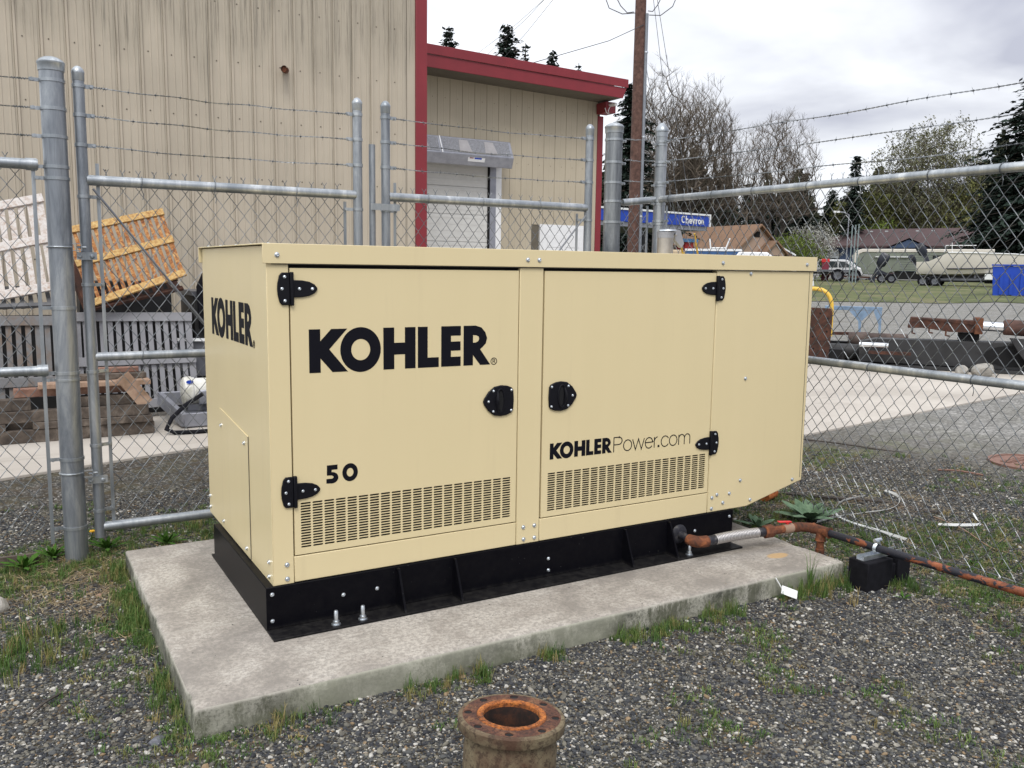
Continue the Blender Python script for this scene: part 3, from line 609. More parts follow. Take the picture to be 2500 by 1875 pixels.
mb = MB(); mb.tube([(2.919+.026*math.cos(a), -.64, .2+.026*math.sin(a)) for a in [math.radians(-60+i*20) for i in range(16)]], .004, 4); 
for q in (-.006, .006): mb.tube([(2.919+.025*math.cos(a), -.64+q, .2+.025*math.sin(a)) for a in [math.radians(-60+i*20) for i in range(16)]], .004, 4)
mb.box(2.909, 2.929, -.652, -.628, .226, .236); mb.tube([(2.895, -.64, .243), (2.945, -.64, .243)], .009, 8); mb.build('pipe_clamp', 'zinc', sup, smooth=True)
# ================================================================ FLANGED PIPE in the foreground
fl = thing('flanged_pipe', 'rusty flanged steel pipe end standing upright in the gravel in front of the slab', 'flanged pipe', (.329, -1.372, 0))
cxp, cyp, zt, RF = .322, -1.384, .312, .156
tilt = Matrix.Rotation(math.radians(4), 3, 'Y') @ Matrix.Rotation(math.radians(-3), 3, 'X')
def flange():
    mb = MB(); n = 96; holes = 8; rh = .0125; rb = .128; vs = []; r_in, r_out = .084, RF
    P = lambda r, a, h: Vector((cxp, cyp, zt))+tilt @ Vector((r*math.cos(a), r*math.sin(a), h))
    # top face with bolt holes: sector per hole
    for k in range(holes):
        a0 = 2*math.pi*k/holes+.2; seg = 12; da = 2*math.pi/holes
        outer = [P(RF-.004, a0-da/2+da*i/6, 0) for i in range(7)]; mid = [P(.102, a0-da/2+da*i/6, 0) for i in range(7)]
        bound = [(RF-.013, a0-da/2+da*i/6) for i in range(7)]+[(.102+(RF-.115)*(1-i/3), a0+da/2) for i in range(1, 3)]+[(.102, a0+da/2-da*i/6) for i in range(7)]+[(.102+(RF-.115)*i/3, a0-da/2) for i in range(1, 3)]
        bp = [P(r, a, 0) for r, a in bound]; m = len(bp)
        c = Vector((rb*math.cos(a0), rb*math.sin(a0), 0)); hp = []
        for r, a in bound:
            d = Vector((r*math.cos(a), r*math.sin(a), 0))-c; d.normalize(); hp.append(Vector((cxp, cyp, zt))+tilt @ (c+d*rh))
        hd = [p+tilt @ Vector((0, 0, -.03)) for p in hp]; o = bp+hp+hd
        mb.add(o, [(i, (i+1) % m, m+(i+1) % m, m+i) for i in range(m)]+[(m+i, m+(i+1) % m, 2*m+(i+1) % m, 2*m+i) for i in range(m)])
    mb.cur = 1; mb.lathe((cxp, cyp, zt), [(RF-.013, 0), (RF-.004, -.0005), (RF, -.005), (RF, -.030), (RF-.003, -.034), (.10, -.034)], n, rot=tilt, caps=False)
    return mb
bf = flange().build('bolt_flange', ['flange', 'olive'], fl, smooth=True, fix=True)
for k in range(8):
    a = 2*math.pi*k/8+.2; c = Vector((cxp, cyp, zt))+tilt @ Vector((.128*math.cos(a), .128*math.sin(a), -.0025)); MB().lathe(c, [(.0118, -.003), (.0118, 0), (0, 0)], 14, rot=tilt).build('hole_shade_disc', 'inside', bf)  # black discs just below the face stand in for shade in the holes
MB().lathe((cxp, cyp, .085), [(.082, 0), (0, 0)], 24).build('bore_shade_disc', 'inside', fl)  # black disc closing the bore, painting the shade at its depth
mb = MB(); mb.lathe((cxp, cyp, zt), [(.1015, -.0005), (.100, .003), (.086, .003), (.083, 0), (.083, -.012)], 64, rot=tilt, caps=False); mb.build('raised_face', 'flange_or', fl, smooth=True)
mb = MB(); mb.lathe((cxp, cyp, zt), [(.083, -.012), (.0815, -.06), (.083, -.26)], 48, rot=tilt, caps=False); mb.build('bore', 'flange_in', fl, smooth=True)
mb = MB(); mb.lathe((cxp, cyp, zt), [(.126, -.0345), (.130, -.05), (.136, -.09), (.137, -.31)], 64, rot=tilt, caps=False); bd = mb.build('pipe_body', 'olive', fl, smooth=True)
mb = MB(); mb.lathe((cxp-.010, cyp-.100, .085), [(.072, -.02), (.072, .062), (.062, .066), (.046, .064), (.044, .045), (0, .045)], 36, 'y', Matrix.Rotation(math.radians(-6), 3, 'Z')); mb.build('side_outlet', 'olive', fl, smooth=True)
mb = MB(); mb.prism([(cxp-.07, cyp-.055), (cxp-.005, cyp+.01), (cxp+.05, cyp-.06), (cxp-.02, cyp-.075)], .15, .158, lambda u, v, w: (u, v, w+(u-cxp)*-.2)); mb.build('loose_plate', 'metaldark', fl)
mb = MB(); mb.tube([(cxp-.131, cyp+.02, .26), (cxp-.134, cyp+.02, 0)], .006, 8); mb.build('side_rib', 'olive', fl)
# white tag at the slab edge
tg = thing('plastic_tag', 'small white plastic tag on a wire lying against the slab front', 'tag', (2.36, -.56, 0))
mb = MB(); mb.obox((2.335, -.555, .055), (2.395, -.600, .030), .045, .003, (-.4, -.55, .75)); mb.build('tag_plate', 'whitepl', tg)
mb = MB(); mb.tube([(2.345, -.548, .055), (2.335, -.535, .08), (2.325, -.522, .105)], .003, 5); mb.build('wire_tie', 'whitepl', tg)
# ================================================================ FENCE AND GATES (galvanised chain link)
YF = 1.683
PX_, HZ = .0790, .1040
def fabric(name, parent, u0, u1, z0, z1, fn, r=.0021, loops=False, jit=.0):
    """interlocked zig-zag wires; fn(u, z, w) -> xyz"""
    mb = MB(); nw = int(round((u1-u0)/(PX_/2))); w = .0034; q = random.Random(3)
    for i in range(nw):
        l, rr = u0+i*PX_/2, u0+(i+1)*PX_/2
        flip = i % 2; k = int((z1-z0)/HZ)+2; pts = []
        for s_ in range(-1, k*2+2):
            zz = z0+s_*HZ/2
            atl = (s_ % 2 == 0) ^ bool(flip)
            x = l if atl else rr; e = .006 if atl else -.006; side = -w if atl else w
            jx, jz = q.gauss(0, jit), q.gauss(0, jit)
            for (dx, dz, ww) in ((e*1.2, -HZ*.10, -side), (-e*.35, 0, 0), (e*1.2, HZ*.10, side)):
                zq = zz+dz+jz
                if z0-.001 <= zq <= z1+.001: pts.append(fn(x+dx+jx, zq, ww))
        if len(pts) > 2:
            mb.tube(pts, r, 4, caps=False)
    # twisted selvage above the top rail and closed loops at the bottom
    nb = int((u1-u0)/PX_)
    for i in range(nb):
        u = u0+i*PX_+PX_*.5; a = q.uniform(-.3, .3); t = z1
        mb.tube([fn(u, t-.02, .002), fn(u+.003, t+.005, -.002), fn(u-.002, t+.016, .002), fn(u-.013+.004*a, t+.034, .004)], r*.9, 4, caps=False)
        mb.tube([fn(u, t-.02, -.002), fn(u-.003, t+.005, .002), fn(u+.002, t+.016, -.002), fn(u+.012+.004*a, t+.033, -.004)], r*.9, 4, caps=False)
        if loops: mb.tube([fn(u-.018, z0+.045, .002), fn(u-.005, z0+.010, .003), fn(u+.002, z0-.010, 0), fn(u+.006, z0+.006, -.003), fn(u+.018, z0+.045, -.002)], r, 4, caps=False)
    return mb.build(name, 'wire', parent, smooth=True, fix=False)
def barbed(parent, a, b, sag=.012, r=.0017, pitch=.060):
    A, B = Vector(a), Vector(b); L_ = (B-A).length; n = int(L_/pitch*8); mb = MB(); d = (B-A).normalized(); sd_ = d.cross(Vector((0, 0, 1)))
    q = random.Random(int(a[2]*1000)+int(a[0]*100))
    wob = [(q.uniform(-.003, .003), q.uniform(1.5, 4), q.uniform(0, 6)) for _ in range(4)]
    C_ = lambda t: A+(B-A)*t+Vector((0, 0, -sag*4*t*(1-t)+sum(w*math.sin(f*t*6.28+p) for w, f, p in wob)*4*t*(1-t)))
    for ph in (0, math.pi):
        mb.tube([C_(i/n)+(sd_*math.cos(ph+i*math.pi/4)+Vector((0, 0, math.sin(ph+i*math.pi/4))))*.0022 for i in range(n+1)], r, 3, caps=False)
    t = .06
    while t < L_-.03:
        c = C_(t/L_)
        for k in range(3):
            mb.tube([c+d*(.003*k-.003)+(sd_*math.cos(x)+Vector((0, 0, math.sin(x))))*.0048 for x in (0, 1.5, 3, 4.5, 6)], r*.8, 3, caps=False)
        for s_ in (-1, 1):
            dr = (sd_*q.uniform(-.6, .6)+Vector((0, 0, s_*1.))+d*q.uniform(-.5, .5)).normalized(); mb.tube([c-dr*.003, c+dr*.020], [r*.9, r*.3], 3)
        t += .125+q.uniform(-.01, .01)
    for (s0, s1) in ((.01, .075), (L_-.075, L_-.01)):       # wire ends wrapped back round the strand
        m_ = 26; mb.tube([C_((s0+(s1-s0)*i/m_)/L_)+(sd_*math.cos(i*1.3)+Vector((0, 0, math.sin(i*1.3))))*.0055 for i in range(m_+1)], r, 3, caps=False)
    return mb.build('barbed_wire', 'wire', parent, fix=False)
def band(parent, x, y, z, r, dx, dy, h=.020, tab=.045):
    mb = MB(); mb.lathe((x, y, z-h/2), [(r+.0005, 0), (r+.004, .001), (r+.004, h-.001), (r+.0005, h)], 24, caps=False)
    c = Vector((x, y, z)); d = Vector((dx, dy, 0)).normalized()
    mb.obox(c+d*(r+.001), c+d*(r+tab), .006, h)
    p = c+d*(r+tab-.012); s_ = d.cross(Vector((0, 0, 1))); mb.tube([p-s_*.014, p+s_*.014], .0065, 8); mb.tube([p-s_*.018, p-s_*.010], .010, 6)
    return mb.build('band', 'galv_rail', parent, smooth=True)
def post(parent, x, y, r, z0, z1, name='post', cap=None, cone=False):
    mb = MB(); mb.tube([(x, y, z0), (x, y, z1)], r, 32, caps=False); o = mb.build(name, 'galv' if r < .06 else 'galv_post_green', parent, smooth=True)
    c = r*1.07; pr = [(r+.001, -.045), (c, -.043), (c*1.02, -.012), (c*1.06, -.008), (c*1.06, 0), (c*.9, .012), (c*.55, .024), (c*.2, .029), (0, .030)]
    if cone: pr = [(c, -.05), (c, -.015), (c*1.12, -.012), (c*1.12, 0), (c*.8, .024), (c*.45, .043), (c*.15, .050), (0, .051)]
    mb = MB(); mb.lathe((x, y, z1), pr, 28, caps=False); mb.build('post_cap', 'galv_rail', parent, smooth=True)
    return o
def rail(parent, a, b, r, mat='galv_rail'): return MB().tube([a, b], r, 20).build('rail', mat, parent, smooth=True)
def ties(parent, u0, u1, step, z, r, fn):
    u = u0
    while u < u1:
        mb = MB(); R_ = r+.003; mb.tube([fn(u+.006*math.sin(a/2), z+R_*math.sin(a), R_*math.cos(a)) for a in [math.radians(-70+i*20) for i in range(17)]], .0022, 4)
        mb.tube([fn(u, z-R_, .0), fn(u+.01, z-R_-.03, .004), fn(u+.004, z-R_-.055, 0)], .0022, 4); mb.build('wire_tie', 'wire', parent, fix=False); u += step*(1+.1*math.sin(u*7))
fy = lambda u, z, w: (u, YF+w, z)
# left gate post, standing on its own between the fence panel and the gate leaf
gp = thing('gate_post', 'thick galvanised post at the left, between fence panel and slatted racks side gate leaf', 'post', (-.618, YF, 0))
post(gp, -.617, YF, .0575, -.1, 2.590)
gp['label'] = 'thickest galvanised post, at the left, with barbed wire bands and a domed cap'
for z in (2.500, 2.362, 2.225, 2.075, 2.018, 1.36, 1.02, .985, .56, .185): band(gp, -.617, YF, z, .0575, -1, 0, .018 if z != .985 else .014)
def strap_hinge(par, xp, z, xs, up=1):
    mb = MB(); mb.tube([(xp+.061*math.cos(a), YF+.061*math.sin(a), z+.018) for a in [math.radians(40+i*20) for i in range(15)]], .0055, 8)
    mb.box(xp+.050, xp+.094, YF-.085, YF-.055, z+.034, z+.037); mb.box(xp+.050, xp+.094, YF-.085, YF-.055, z, z+.003); mb.box(xp+.091, xp+.094, YF-.085, YF-.055, z+.0035, z+.0335)
    mb.tube([(xp+.072, YF-.062, z+.018), (xp+.115, YF-.062, z+.018)], .006, 8)
    mb.box(xp+.070, xs+.045, YF-.046, YF-.040, z-.045, z-.010); mb.box(xp+.070, xs+.045, YF-.046, YF-.030, z-.0095, z-.006)
    for q in (.085, xs-xp+.022): mb.lathe((xp+q, YF-.046, z-.028), [(.011, 0), (.011, .007), (.006, .012), (0, .012)], 8, 'y')
    mb.build('hinge', 'galv_rail', par, smooth=False)
strap_hinge(gp, -.617, 1.655, -.497); strap_hinge(gp, -.617, .465, -.497)
def leaf(name, label, x0, x1, hinge_left, zt=2.02, zb=.165, zm=1.098, top=2.560):
    t = thing(name, label, 'gate', ((x0+x1)/2, YF, zb), 'chain link gate leaves'); rs = .0275
    for x in (x0, x1): post(t, x, YF, rs, .11, top, 'stile')
    for z in (zt, zb, zm): rail(t, (x0+rs*.6, YF, z), (x1-rs*.6, YF, z), .0270 if z != zm else .0235)
    fabric('wire_mesh', t, x0+.075, x1-.075, zb-.01, zt+.032, lambda u, z, w: (u, YF+.036+w, z), loops=False)
    for x, s_ in ((x0, 1), (x1, -1)):
        MB().obox((x+s_*.072, YF+.030, zb-.02), (x+s_*.072, YF+.030, zt+.09 if s_*1 > 0 else zt-.04), .017, .006, (0, 1, 0)).build('tension_bar', 'galv_rail', t)
        for z in (1.935, 1.48, 1.02, .62, .26): band(t, x, YF, z, rs, s_, .25, .018, .055)
    for z in (2.490, 2.345, 2.195):
        for x, s_ in ((x0, 1), (x1, -1)): band(t, x, YF, z, rs, s_, 0, .020, .042)
        barbed(t, (x0+.06, YF, z), (x1-.06, YF, z))
    ties(t, x0+.28, x1-.1, .42, zt, .030, lambda u, z, w: (u, YF-w, z)); ties(t, x0+.25, x1-.1, .5, zm, .025, lambda u, z, w: (u, YF-w, z)); 
    return t
l1 = leaf('gate_leaf', 'wide left gate leaf in front of the orange rack, truss rod falling to the right', -.4965, .998, True)
MB().tube([(-.455, YF-.036, 1.975), (.075, YF-.022, 1.275), (.945, YF-.030, .20)], .0062, 8).build('truss_rod', 'steelrod', l1, smooth=True)
l2 = leaf('gate_leaf', 'right gate leaf above the generator roof, in front of the overhead door', 1.178, 2.688, False)
MB().tube([(2.645, YF-.036, 1.965), (2.46, YF-.026, 1.746), (1.23, YF-.030, .25)], .0062, 8).build('truss_rod', 'steelrod', l2, smooth=True)
dr = thing('drop_rod', 'slim galvanised drop rod tube standing between the two gate leaves', 'drop rod', (1.09, YF, 0))
MB().tube([(1.090, YF, .02), (1.090, YF, 2.325)], .0195, 16).build('rod_tube', 'galv', dr, smooth=True)
MB().box(1.066, 1.255, YF-.0375, YF-.034, 1.935, 1.975).build('latch_strap', 'galv_rail', dr)
# far gate post + corner post + right-hand fence
rf = thing('chain_link_fence', 'long chain link fence on the right with three barbed wires above its top rail', 'fence', (3.3, .2, 0))
pf = thing('gate_post', 'thick shiny galvanised post with domed cap beside the red building corner', 'post', (2.897, YF, 0)); post(pf, 2.897, YF, .0605, -.1, 2.590)
for z in (2.500, 2.345, 2.205, 2.075, 1.93): band(pf, 2.897, YF, z, .0605, 1, 0, .018)
CX_, CY_ = 3.300, 1.655; NX, NY = 3.335, -2.35
post(rf, CX_, CY_, .0425, -.1, 2.600, 'corner_post', cone=True)
for z in (2.515, 2.370, 2.225, 2.095): band(rf, CX_, CY_, z, .0425, 0, -1, .018, .04); band(rf, CX_, CY_, z-.022, .0425, -1, 0, .014, .035)
band(rf, CX_, CY_, 1.95, .0425, 0, -1, .018, .05); band(rf, CX_, CY_, 1.95-.02, .0425, -1, 0, .018, .05); band(rf, CX_, CY_, 1.1, .0425, 0, -1)
post(rf, NX, NY, .046, -.1, 2.62, 'end_post', cone=True)
rail(rf, (2.985, YF, 2.072), (3.27, 1.665, 2.105), .0245)
fr_ = lambda u, z, w: (CX_+(NX-CX_)*(CY_-u)/(CY_-NY)+w, u, z)     # u runs along -Y
rail(rf, fr_(CY_-.05, 2.105, -.03), fr_(NY+.04, 2.105, -.03), .0235, 'galv_rail'); rail(rf, fr_(CY_-.05, 1.075, -.03), fr_(NY+.04, 1.075, -.03), .0235, 'galv_rail')
def zbot(u): return .055+max(0., (u+.65))*.155
def fabric_right():
    mb_fn = lambda u, z, w: fr_(-u, z if z > 1.0 else 1.0-(1.0-z)*(1.0-zbot(-u))/(1.0-.055), w+(.035*math.sin((-u)*2.1+.6)*max(0, .55-z)))
    return fabric('wire_mesh', rf, -(CY_-.07), -(NY+.07), .055, 2.135, mb_fn, r=.00205, loops=True, jit=.0012)
fabric_right()
fabric('wire_mesh', rf, 2.985, 3.24, .15, 2.10, lambda u, z, w: (u, YF-.002+w, z), r=.002)
MB().obox(fr_(CY_-.085, .2, .0), fr_(CY_-.085, 2.06, .0), .016, .006, (0, 1, 0)).build('tension_bar', 'galv_rail', rf)
MB().obox((3.215, YF, .15), (3.215, YF, 2.06), .016, .006, (0, 1, 0)).build('tension_bar', 'galv_rail', rf)
ties(rf, -1.5, 2.3, .40, 2.105, .0235, lambda u, z, w: fr_(-u, z, -.03-w)); ties(rf, -1.4, 2.3, .55, 1.075, .0235, lambda u, z, w: fr_(-u, z, -.03-w))
for z in (2.520, 2.375, 2.230):
    barbed(rf, fr_(CY_-.09, z, 0), fr_(NY+.05, z, 0), .02, .0019); barbed(rf, (2.99, YF, z-.005), (3.24, 1.66, z+.005), .004)
mb = MB(); mb.tube([fr_(1.2-i*.15, zbot(1.2-i*.15)+.055+.008*math.sin(i*2.3), .004) for i in range(24)], .0022, 4); mb.build('tension_wire', 'wire', rf)
# left fence panel
lf = thing('chain_link_fence', 'short chain link fence panel at the far left edge with three barbed wires', 'fence', (-1.6, YF, 0))
rail(lf, (-2.55, YF, 2.083), (-.70, YF, 2.083), .0270); rail(lf, (-2.55, YF, 1.036), (-.705, YF, 1.036), .0255)
for z in (2.083, 1.036): MB().tube([(-.755, YF, z), (-.705, YF, z)], .031, 16).build('rail_end', 'galv_rail', lf, smooth=True)
post(lf, -2.6, YF, .046, -.1, 2.6)
fabric('wire_mesh', lf, -2.54, -.745, .16, 2.105, lambda u, z, w: (u, YF+.032+w, z), loops=True)
MB().obox((-.728, YF+.012, .10), (-.722, YF+.012, 2.07), .018, .006, (0, 1, 0)).build('tension_bar', 'galv_rail', lf)
for z in (2.500, 2.362, 2.225): barbed(lf, (-2.55, YF, z), (-.72, YF, z))
ties(lf, -2.3, -.8, .40, 2.083, .027, lambda u, z, w: (u, YF-w, z)); ties(lf, -2.2, -.8, .5, 1.036, .0255, lambda u, z, w: (u, YF-w, z))
bdm = MB(); bdm.box(-2.6, -.80, YF+.03, YF+.055, -.02, .055); tag(bdm.build('edging_board', 'timber', origin=(-1.7, YF, 0)), 'weathered timber edging board on the ground under the left fence panel', 'board')
# ================================================================ BUILDINGS
b1 = thing('metal_building', 'tall beige ribbed metal building with a red corner trim and dark mould streaks', 'building', (1, 8, 0))
YB = 8.0; PW = .2594
def panel_mesh(w, z0, z1, y, x0=0, flat=False):
    mb = MB(); d = .0 
    prof = [(0, 0), (.006, -.020), (.026, -.020), (.034, 0), (w*.40, 0), (w*.42, -.005), (w*.46, -.005), (w*.48, 0), (w*.70, 0), (w*.72, -.005), (w*.76, -.005), (w*.78, 0), (w-.003, 0)]
    if flat: prof = [(0, 0), (.003, -.006), (.012, -.006), (.015, 0), (w*.5, 0), (w*.51, -.002), (w*.55, -.002), (w*.56, 0), (w-.003, 0)]
    n = len(prof); vs = [(x0+u, y+v, z0) for u, v in prof]+[(x0+u, y+v, z1) for u, v in prof]
    mb.add(vs, [(i, i+1, n+i+1, n+i) for i in range(n-1)]); return mb
first = None; x0 = 4.04-PW*25
MB().box(-2.8, 4.16, YB+.012, YB+.02, -.05, 7.5).build('panel_backing', 'seam', b1)
for i in range(25):
    if first is None: first = panel_mesh(PW, -.02, 7.4, YB, x0).build('wall_panel', 'wall1', b1, fix=False)
    else: dup(first, 'wall_panel', b1, (PW*i, 0, 0))
MB().box(4.045, 4.165, YB-.002, YB+.01, -.02, 7.4).build('wall_panel', 'wall1', b1)
mb = MB(); mb.box(4.167, 4.335, YB-.030, YB+.05, -.02, 7.45); mb.box(4.29, 4.335, YB+.0505, YB+.2, -.02, 7.45); mb.build('corner_trim', 'red', b1, bevel=.006)
MB().box(4.26, 4.28, YB+.2, 16, -.02, 7.4).build('side_wall', 'wall2', b1)
MB().box(-2.9, 4.4, YB-.2, 16, 7.45, 7.6).build('roof', 'red', b1)
mb = MB()
for k, z in enumerate((.95, 1.62, 2.66, 3.385, 4.06, 4.75, 5.45)):
    for i in range(27):
        for q in ((.10, 0), ):
            x = x0+PW*i+.085+q[0]*0; zz = z+.006*math.sin(i*3+k)
            if x < 4.1: mb.lathe((x, YB-.0005, zz), [(.009, 0), (.008, .005), (0, .007)], 6, 'y')
mb.build('screws', 'seam', b1, kind='stuff', fix=False)
mb = MB(); mb.tube([(2.38, YB, 4.045), (2.30, YB-.22, 4.01)], .042, 14, caps=False); mb.tube([(2.379, YB, 4.045), (2.305, YB-.20, 4.012)], .036, 14); st_ = mb.build('pipe_stub', 'rust_fit', b1, smooth=True)
# second, lower building
b2 = thing('metal_building', 'lower beige building behind with a red fascia, overhead door and white door', 'building', (7.5, 11.7, 0)); Y2 = 11.7
def zroof(x): return 5.43-.0245*(x-5.7)
MB().box(4.3, 9.93, Y2+.012, Y2+.03, -.05, 5.1).build('panel_backing', 'seam', b2)
x = 6.764-PW*10
while x < 9.72:
    z0 = -.02
    if 4.6 < x+PW*.6 < 7.56: z0 = 3.66
    elif 8.45 < x+PW*.5 < 9.70: z0 = 2.46
    panel_mesh(min(PW, 9.74-x), z0, 5.14, Y2, x, True).build('wall_panel', 'wall2', b2, fix=False); x += PW
MB().box(9.742, 9.86, Y2-.004, Y2+.01, -.02, 5.1).build('wall_panel', 'wall2', b2)
mb = MB()
for z in (1.2, 2.55, 3.62, 4.25, 4.7):
    for i in range(20):
        x = 4.9+PW*i
        if not (x < 7.7 and z < 3.6) and x < 9.8: mb.lathe((x-.05, Y2-.0005, z), [(.007, 0), (.006, .004), (0, .006)], 6, 'y')
mb.build('screws', 'seam', b2, kind='stuff', fix=False)
mb = MB(); fn = lambda u, v, w: (u, w, v)
mb.prism([(4.5, zroof(4.5)), (10.08, zroof(10.08)), (10.08, zroof(10.08)-.16), (4.5, zroof(4.5)-.17)], 10.98, 11.0, fn)
mb.prism([(4.5, zroof(4.5)-.172), (10.06, zroof(10.06)-.162), (9.97, zroof(9.97)-.37), (4.5, zroof(4.5)-.39)], 11.005, 11.03, fn); mb.build('fascia', 'red', b2, bevel=.006)
mb = MB(); mb.prism([(4.5, zroof(4.5)-.36), (9.97, zroof(9.97)-.36), (9.97, zroof(9.97)-.345), (4.5, zroof(4.5)-.345)], 11.031, Y2-.004, fn); mb.build('soffit', 'seam', b2)
mb = MB(); mb.prism([(4.5, zroof(4.5)-.01), (10.06, zroof(10.06)-.01), (10.06, zroof(10.06)-.05), (4.5, zroof(4.5)-.05)], 11.035, 17.8, fn); mb.build('roof', 'red', b2)
mb = MB(); mb.box(9.862, 10.0, Y2-.02, Y2+.06, -.02, 4.70); mb.build('corner_trim', 'red', b2, bevel=.008)
mb = MB(); mb.box(9.80, 10.05, 11.34, 11.66, 4.72, 4.93); mb.build('gutter_box', 'red', b2, bevel=.006)
MB().box(9.86, 9.90, Y2+.07, 17.8, -.02, 5.0).build('side_wall', 'wall2', b2)
cm = MB(); cm.tube([(9.90, 11.34, 4.87), (9.90, 11.14, 4.85)], .032, 12); cm.tube([(9.90, 11.139, 4.85), (9.90, 11.13, 4.849)], .030, 12); cm.build('security_camera', 'whitepl', b2, smooth=True)
MB().tube([(9.88, 11.30, 4.84), (9.82, 11.28, 4.74), (9.86, 11.29, 4.66), (9.80, 11.32, 4.72), (9.78, 11.335, 4.80)], .008, 5).build('camera_cable', 'whitepl', b2)
# overhead door: panels, track, frame
od = MB(); od.box(5.9, 7.30, Y2-.012, Y2-.006, -.02, 3.62); odo = od.build('overhead_door', 'greydoor', b2)
for k in range(7):
    z = .02+k*.515; mb = MB(); mb.box(4.9, 7.30, Y2-.03, Y2-.0125, z, z+.505)
    for q in (.10, .22, .34, .46): mb.box(4.9, 7.298, Y2-.034, Y2-.0305, z+q-.025, z+q+.025)
    mb.build('door_panel', 'greydoor', odo, bevel=.004)
MB().box(7.305, 7.335, Y2-.06, Y2-.01, -.02, 3.60).build('seal', 'inside', b2); MB().box(7.340, 7.470, Y2-.06, Y2+.0, -.02, 3.56).build('door_track', 'metalgrey', b2); MB().box(7.475, 7.600, Y2-.045, Y2+.02, -.02, 3.60).build('door_jamb', 'white', b2)
ac_ = thing('air_curtain', 'grey metal air curtain unit mounted above the overhead door', 'air curtain', (6.7, 11.4, 3.5))
mb = MB(); pr = [(11.15, 3.635), (11.30, 3.945), (Y2-.037, 3.99), (Y2-.037, 3.56), (11.22, 3.445)]
mb.prism(pr, 4.9, 7.58, lambda u, v, w: (w, u, v)); mb.build('housing', 'metalgrey', ac_, bevel=.012)
fs_ = lambda a, b, c: (a, 11.15+.15*b-.004*c, 3.635+.31*b+.002*c)
for a, b in ((4.95, 6.05), (6.13, 7.52)): MB().prism([(a, .08), (b, .08), (b, .92), (a, .92)], 0, 1, lambda u, v, w: fs_(u, v, w*1.0)).build('grille', plain('perforated_grille', (.22, .225, .245), .6, .3, .25, 40), ac_)
for a in (6.45, 6.98, 5.6): MB().prism([(a, .12), (a+.26, .12), (a+.20, .85), (a+.02, .85)], 1.2, 2.0, lambda u, v, w: fs_(u, v, w)).build('fan_inlet', plain('pale_inlet_mesh', (.32, .31, .32), .6), ac_)
MB().prism([(6.085, 0), (6.105, 0), (6.105, 1), (6.085, 1)], 1, 2, lambda u, v, w: fs_(u, v, w)).build('seam_strip', 'white', ac_)
lb = MB(); fl_ = lambda a, b, c: (a, 11.152+.065*b-.003-c*.002, 3.625-.17*b); lb.prism([(6.62, .2), (6.97, .2), (6.97, .62), (6.62, .62)], 0, 1, fl_); lo = lb.build('label', 'white', ac_)
MB().prism([(6.75, .21), (6.90, .21), (6.90, .36), (6.75, .36)], 1.2, 1.6, fl_).build('label_print', 'chevblue', lo); MB().prism([(6.65, .22), (6.73, .22), (6.73, .31), (6.65, .31)], 1.2, 1.6, fl_).build('label_print', 'red', lo)
# man door
MB().box(8.50, 9.63, Y2-.035, Y2+.02, -.02, 2.47).build('door_frame', 'white', b2); dd = MB().box(8.555, 9.575, Y2-.042, Y2-.0355, .0, 2.415).build('door', 'white', b2)
for px in (8.68, 9.12):
    for z, h in ((2.02, .26), (1.15, .78), (.2, .85)): MB().box(px, px+.33, Y2-.050, Y2-.0425, z, z+h).build('door_panel', 'white', dd, bevel=.006)
MB().tube([(9.50, Y2-.045, 1.05), (9.50, Y2-.10, 1.05)], .03, 10).build('handle', 'metalgrey', dd, smooth=True)
# ================================================================ STACKED RACKS by the wall
def rack(name, label, mat, c, nslat, rails=(0, .5, 1), sw=.6, th=.035, railw=.09, rmat=None, group='slatted metal racks stacked by the wall', backmat=None):
    """c = four corners TL, TR, BR, BL"""
    TL, TR, BR, BL = [Vector(p) for p in c]; cen = (TL+TR+BR+BL)/4
    t = thing(name, label, 'rack', cen, group); P = lambda u, v: (TL*(1-u)+TR*u)*(1-v)+(BL*(1-u)+BR*u)*v
    nrm = (TR-TL).cross(BL-TL).normalized()
    if nrm.y > 0: nrm = -nrm
    H = ((BL-TL).length+(BR-TR).length)/2; W_ = ((TR-TL).length+(BR-BL).length)/2
    for v in rails:
        vv = min(max(v, railw/H/2), 1-railw/H/2); MB().obox(P(0, vv)+nrm*.006, P(1, vv)+nrm*.006, th, railw, (TL-BL)).build('crossbar', rmat or mat, t, bevel=.003)
    for i in range(nslat):
        u = (i+.5)/nslat; w = W_/nslat*sw*(1.35 if i in (0, nslat-1) else 1)
        MB().obox(P(u, .01)-nrm*(th*.30), P(u, .99)-nrm*(th*.30), w, .010, nrm).build('slat', mat, t)
    return t
rack('slatted_rack', 'light grey slatted rack standing upright beneath the orange rusty one', 'rack_light', [(-.30, 6.25, 1.10), (.825, 6.25, 1.085), (.845, 6.2, .50), (-.30, 6.2, .52)], 15, (0, .93), .62)
rack('slatted_rack', 'lower light grey slatted rack behind the timber pile and next to the motor', 'rack_light', [(-.30, 6.14, .66), (.835, 6.14, .655), (.86, 6.1, .14), (-.30, 6.1, .10)], 15, (0, 1), .62)
rack('slatted_rack', 'rust-stained grey slatted rack standing upright at the left picture edge', 'rack_gr', [(-1.95, 6.05, 1.10), (-.33, 6.05, 1.075), (-.33, 6.0, .30), (-1.95, 6.0, .30)], 20, (0, .80), .58)
rack('slatted_rack', 'dark steel slatted rack lying flat between the white and the grey racks', 'rack_dark', [(-1.75, 6.30, 1.30), (-.40, 6.30, 1.36), (-.38, 6.06, 1.17), (-1.75, 6.06, 1.12)], 18, (0, 1), .5, .03, .05)
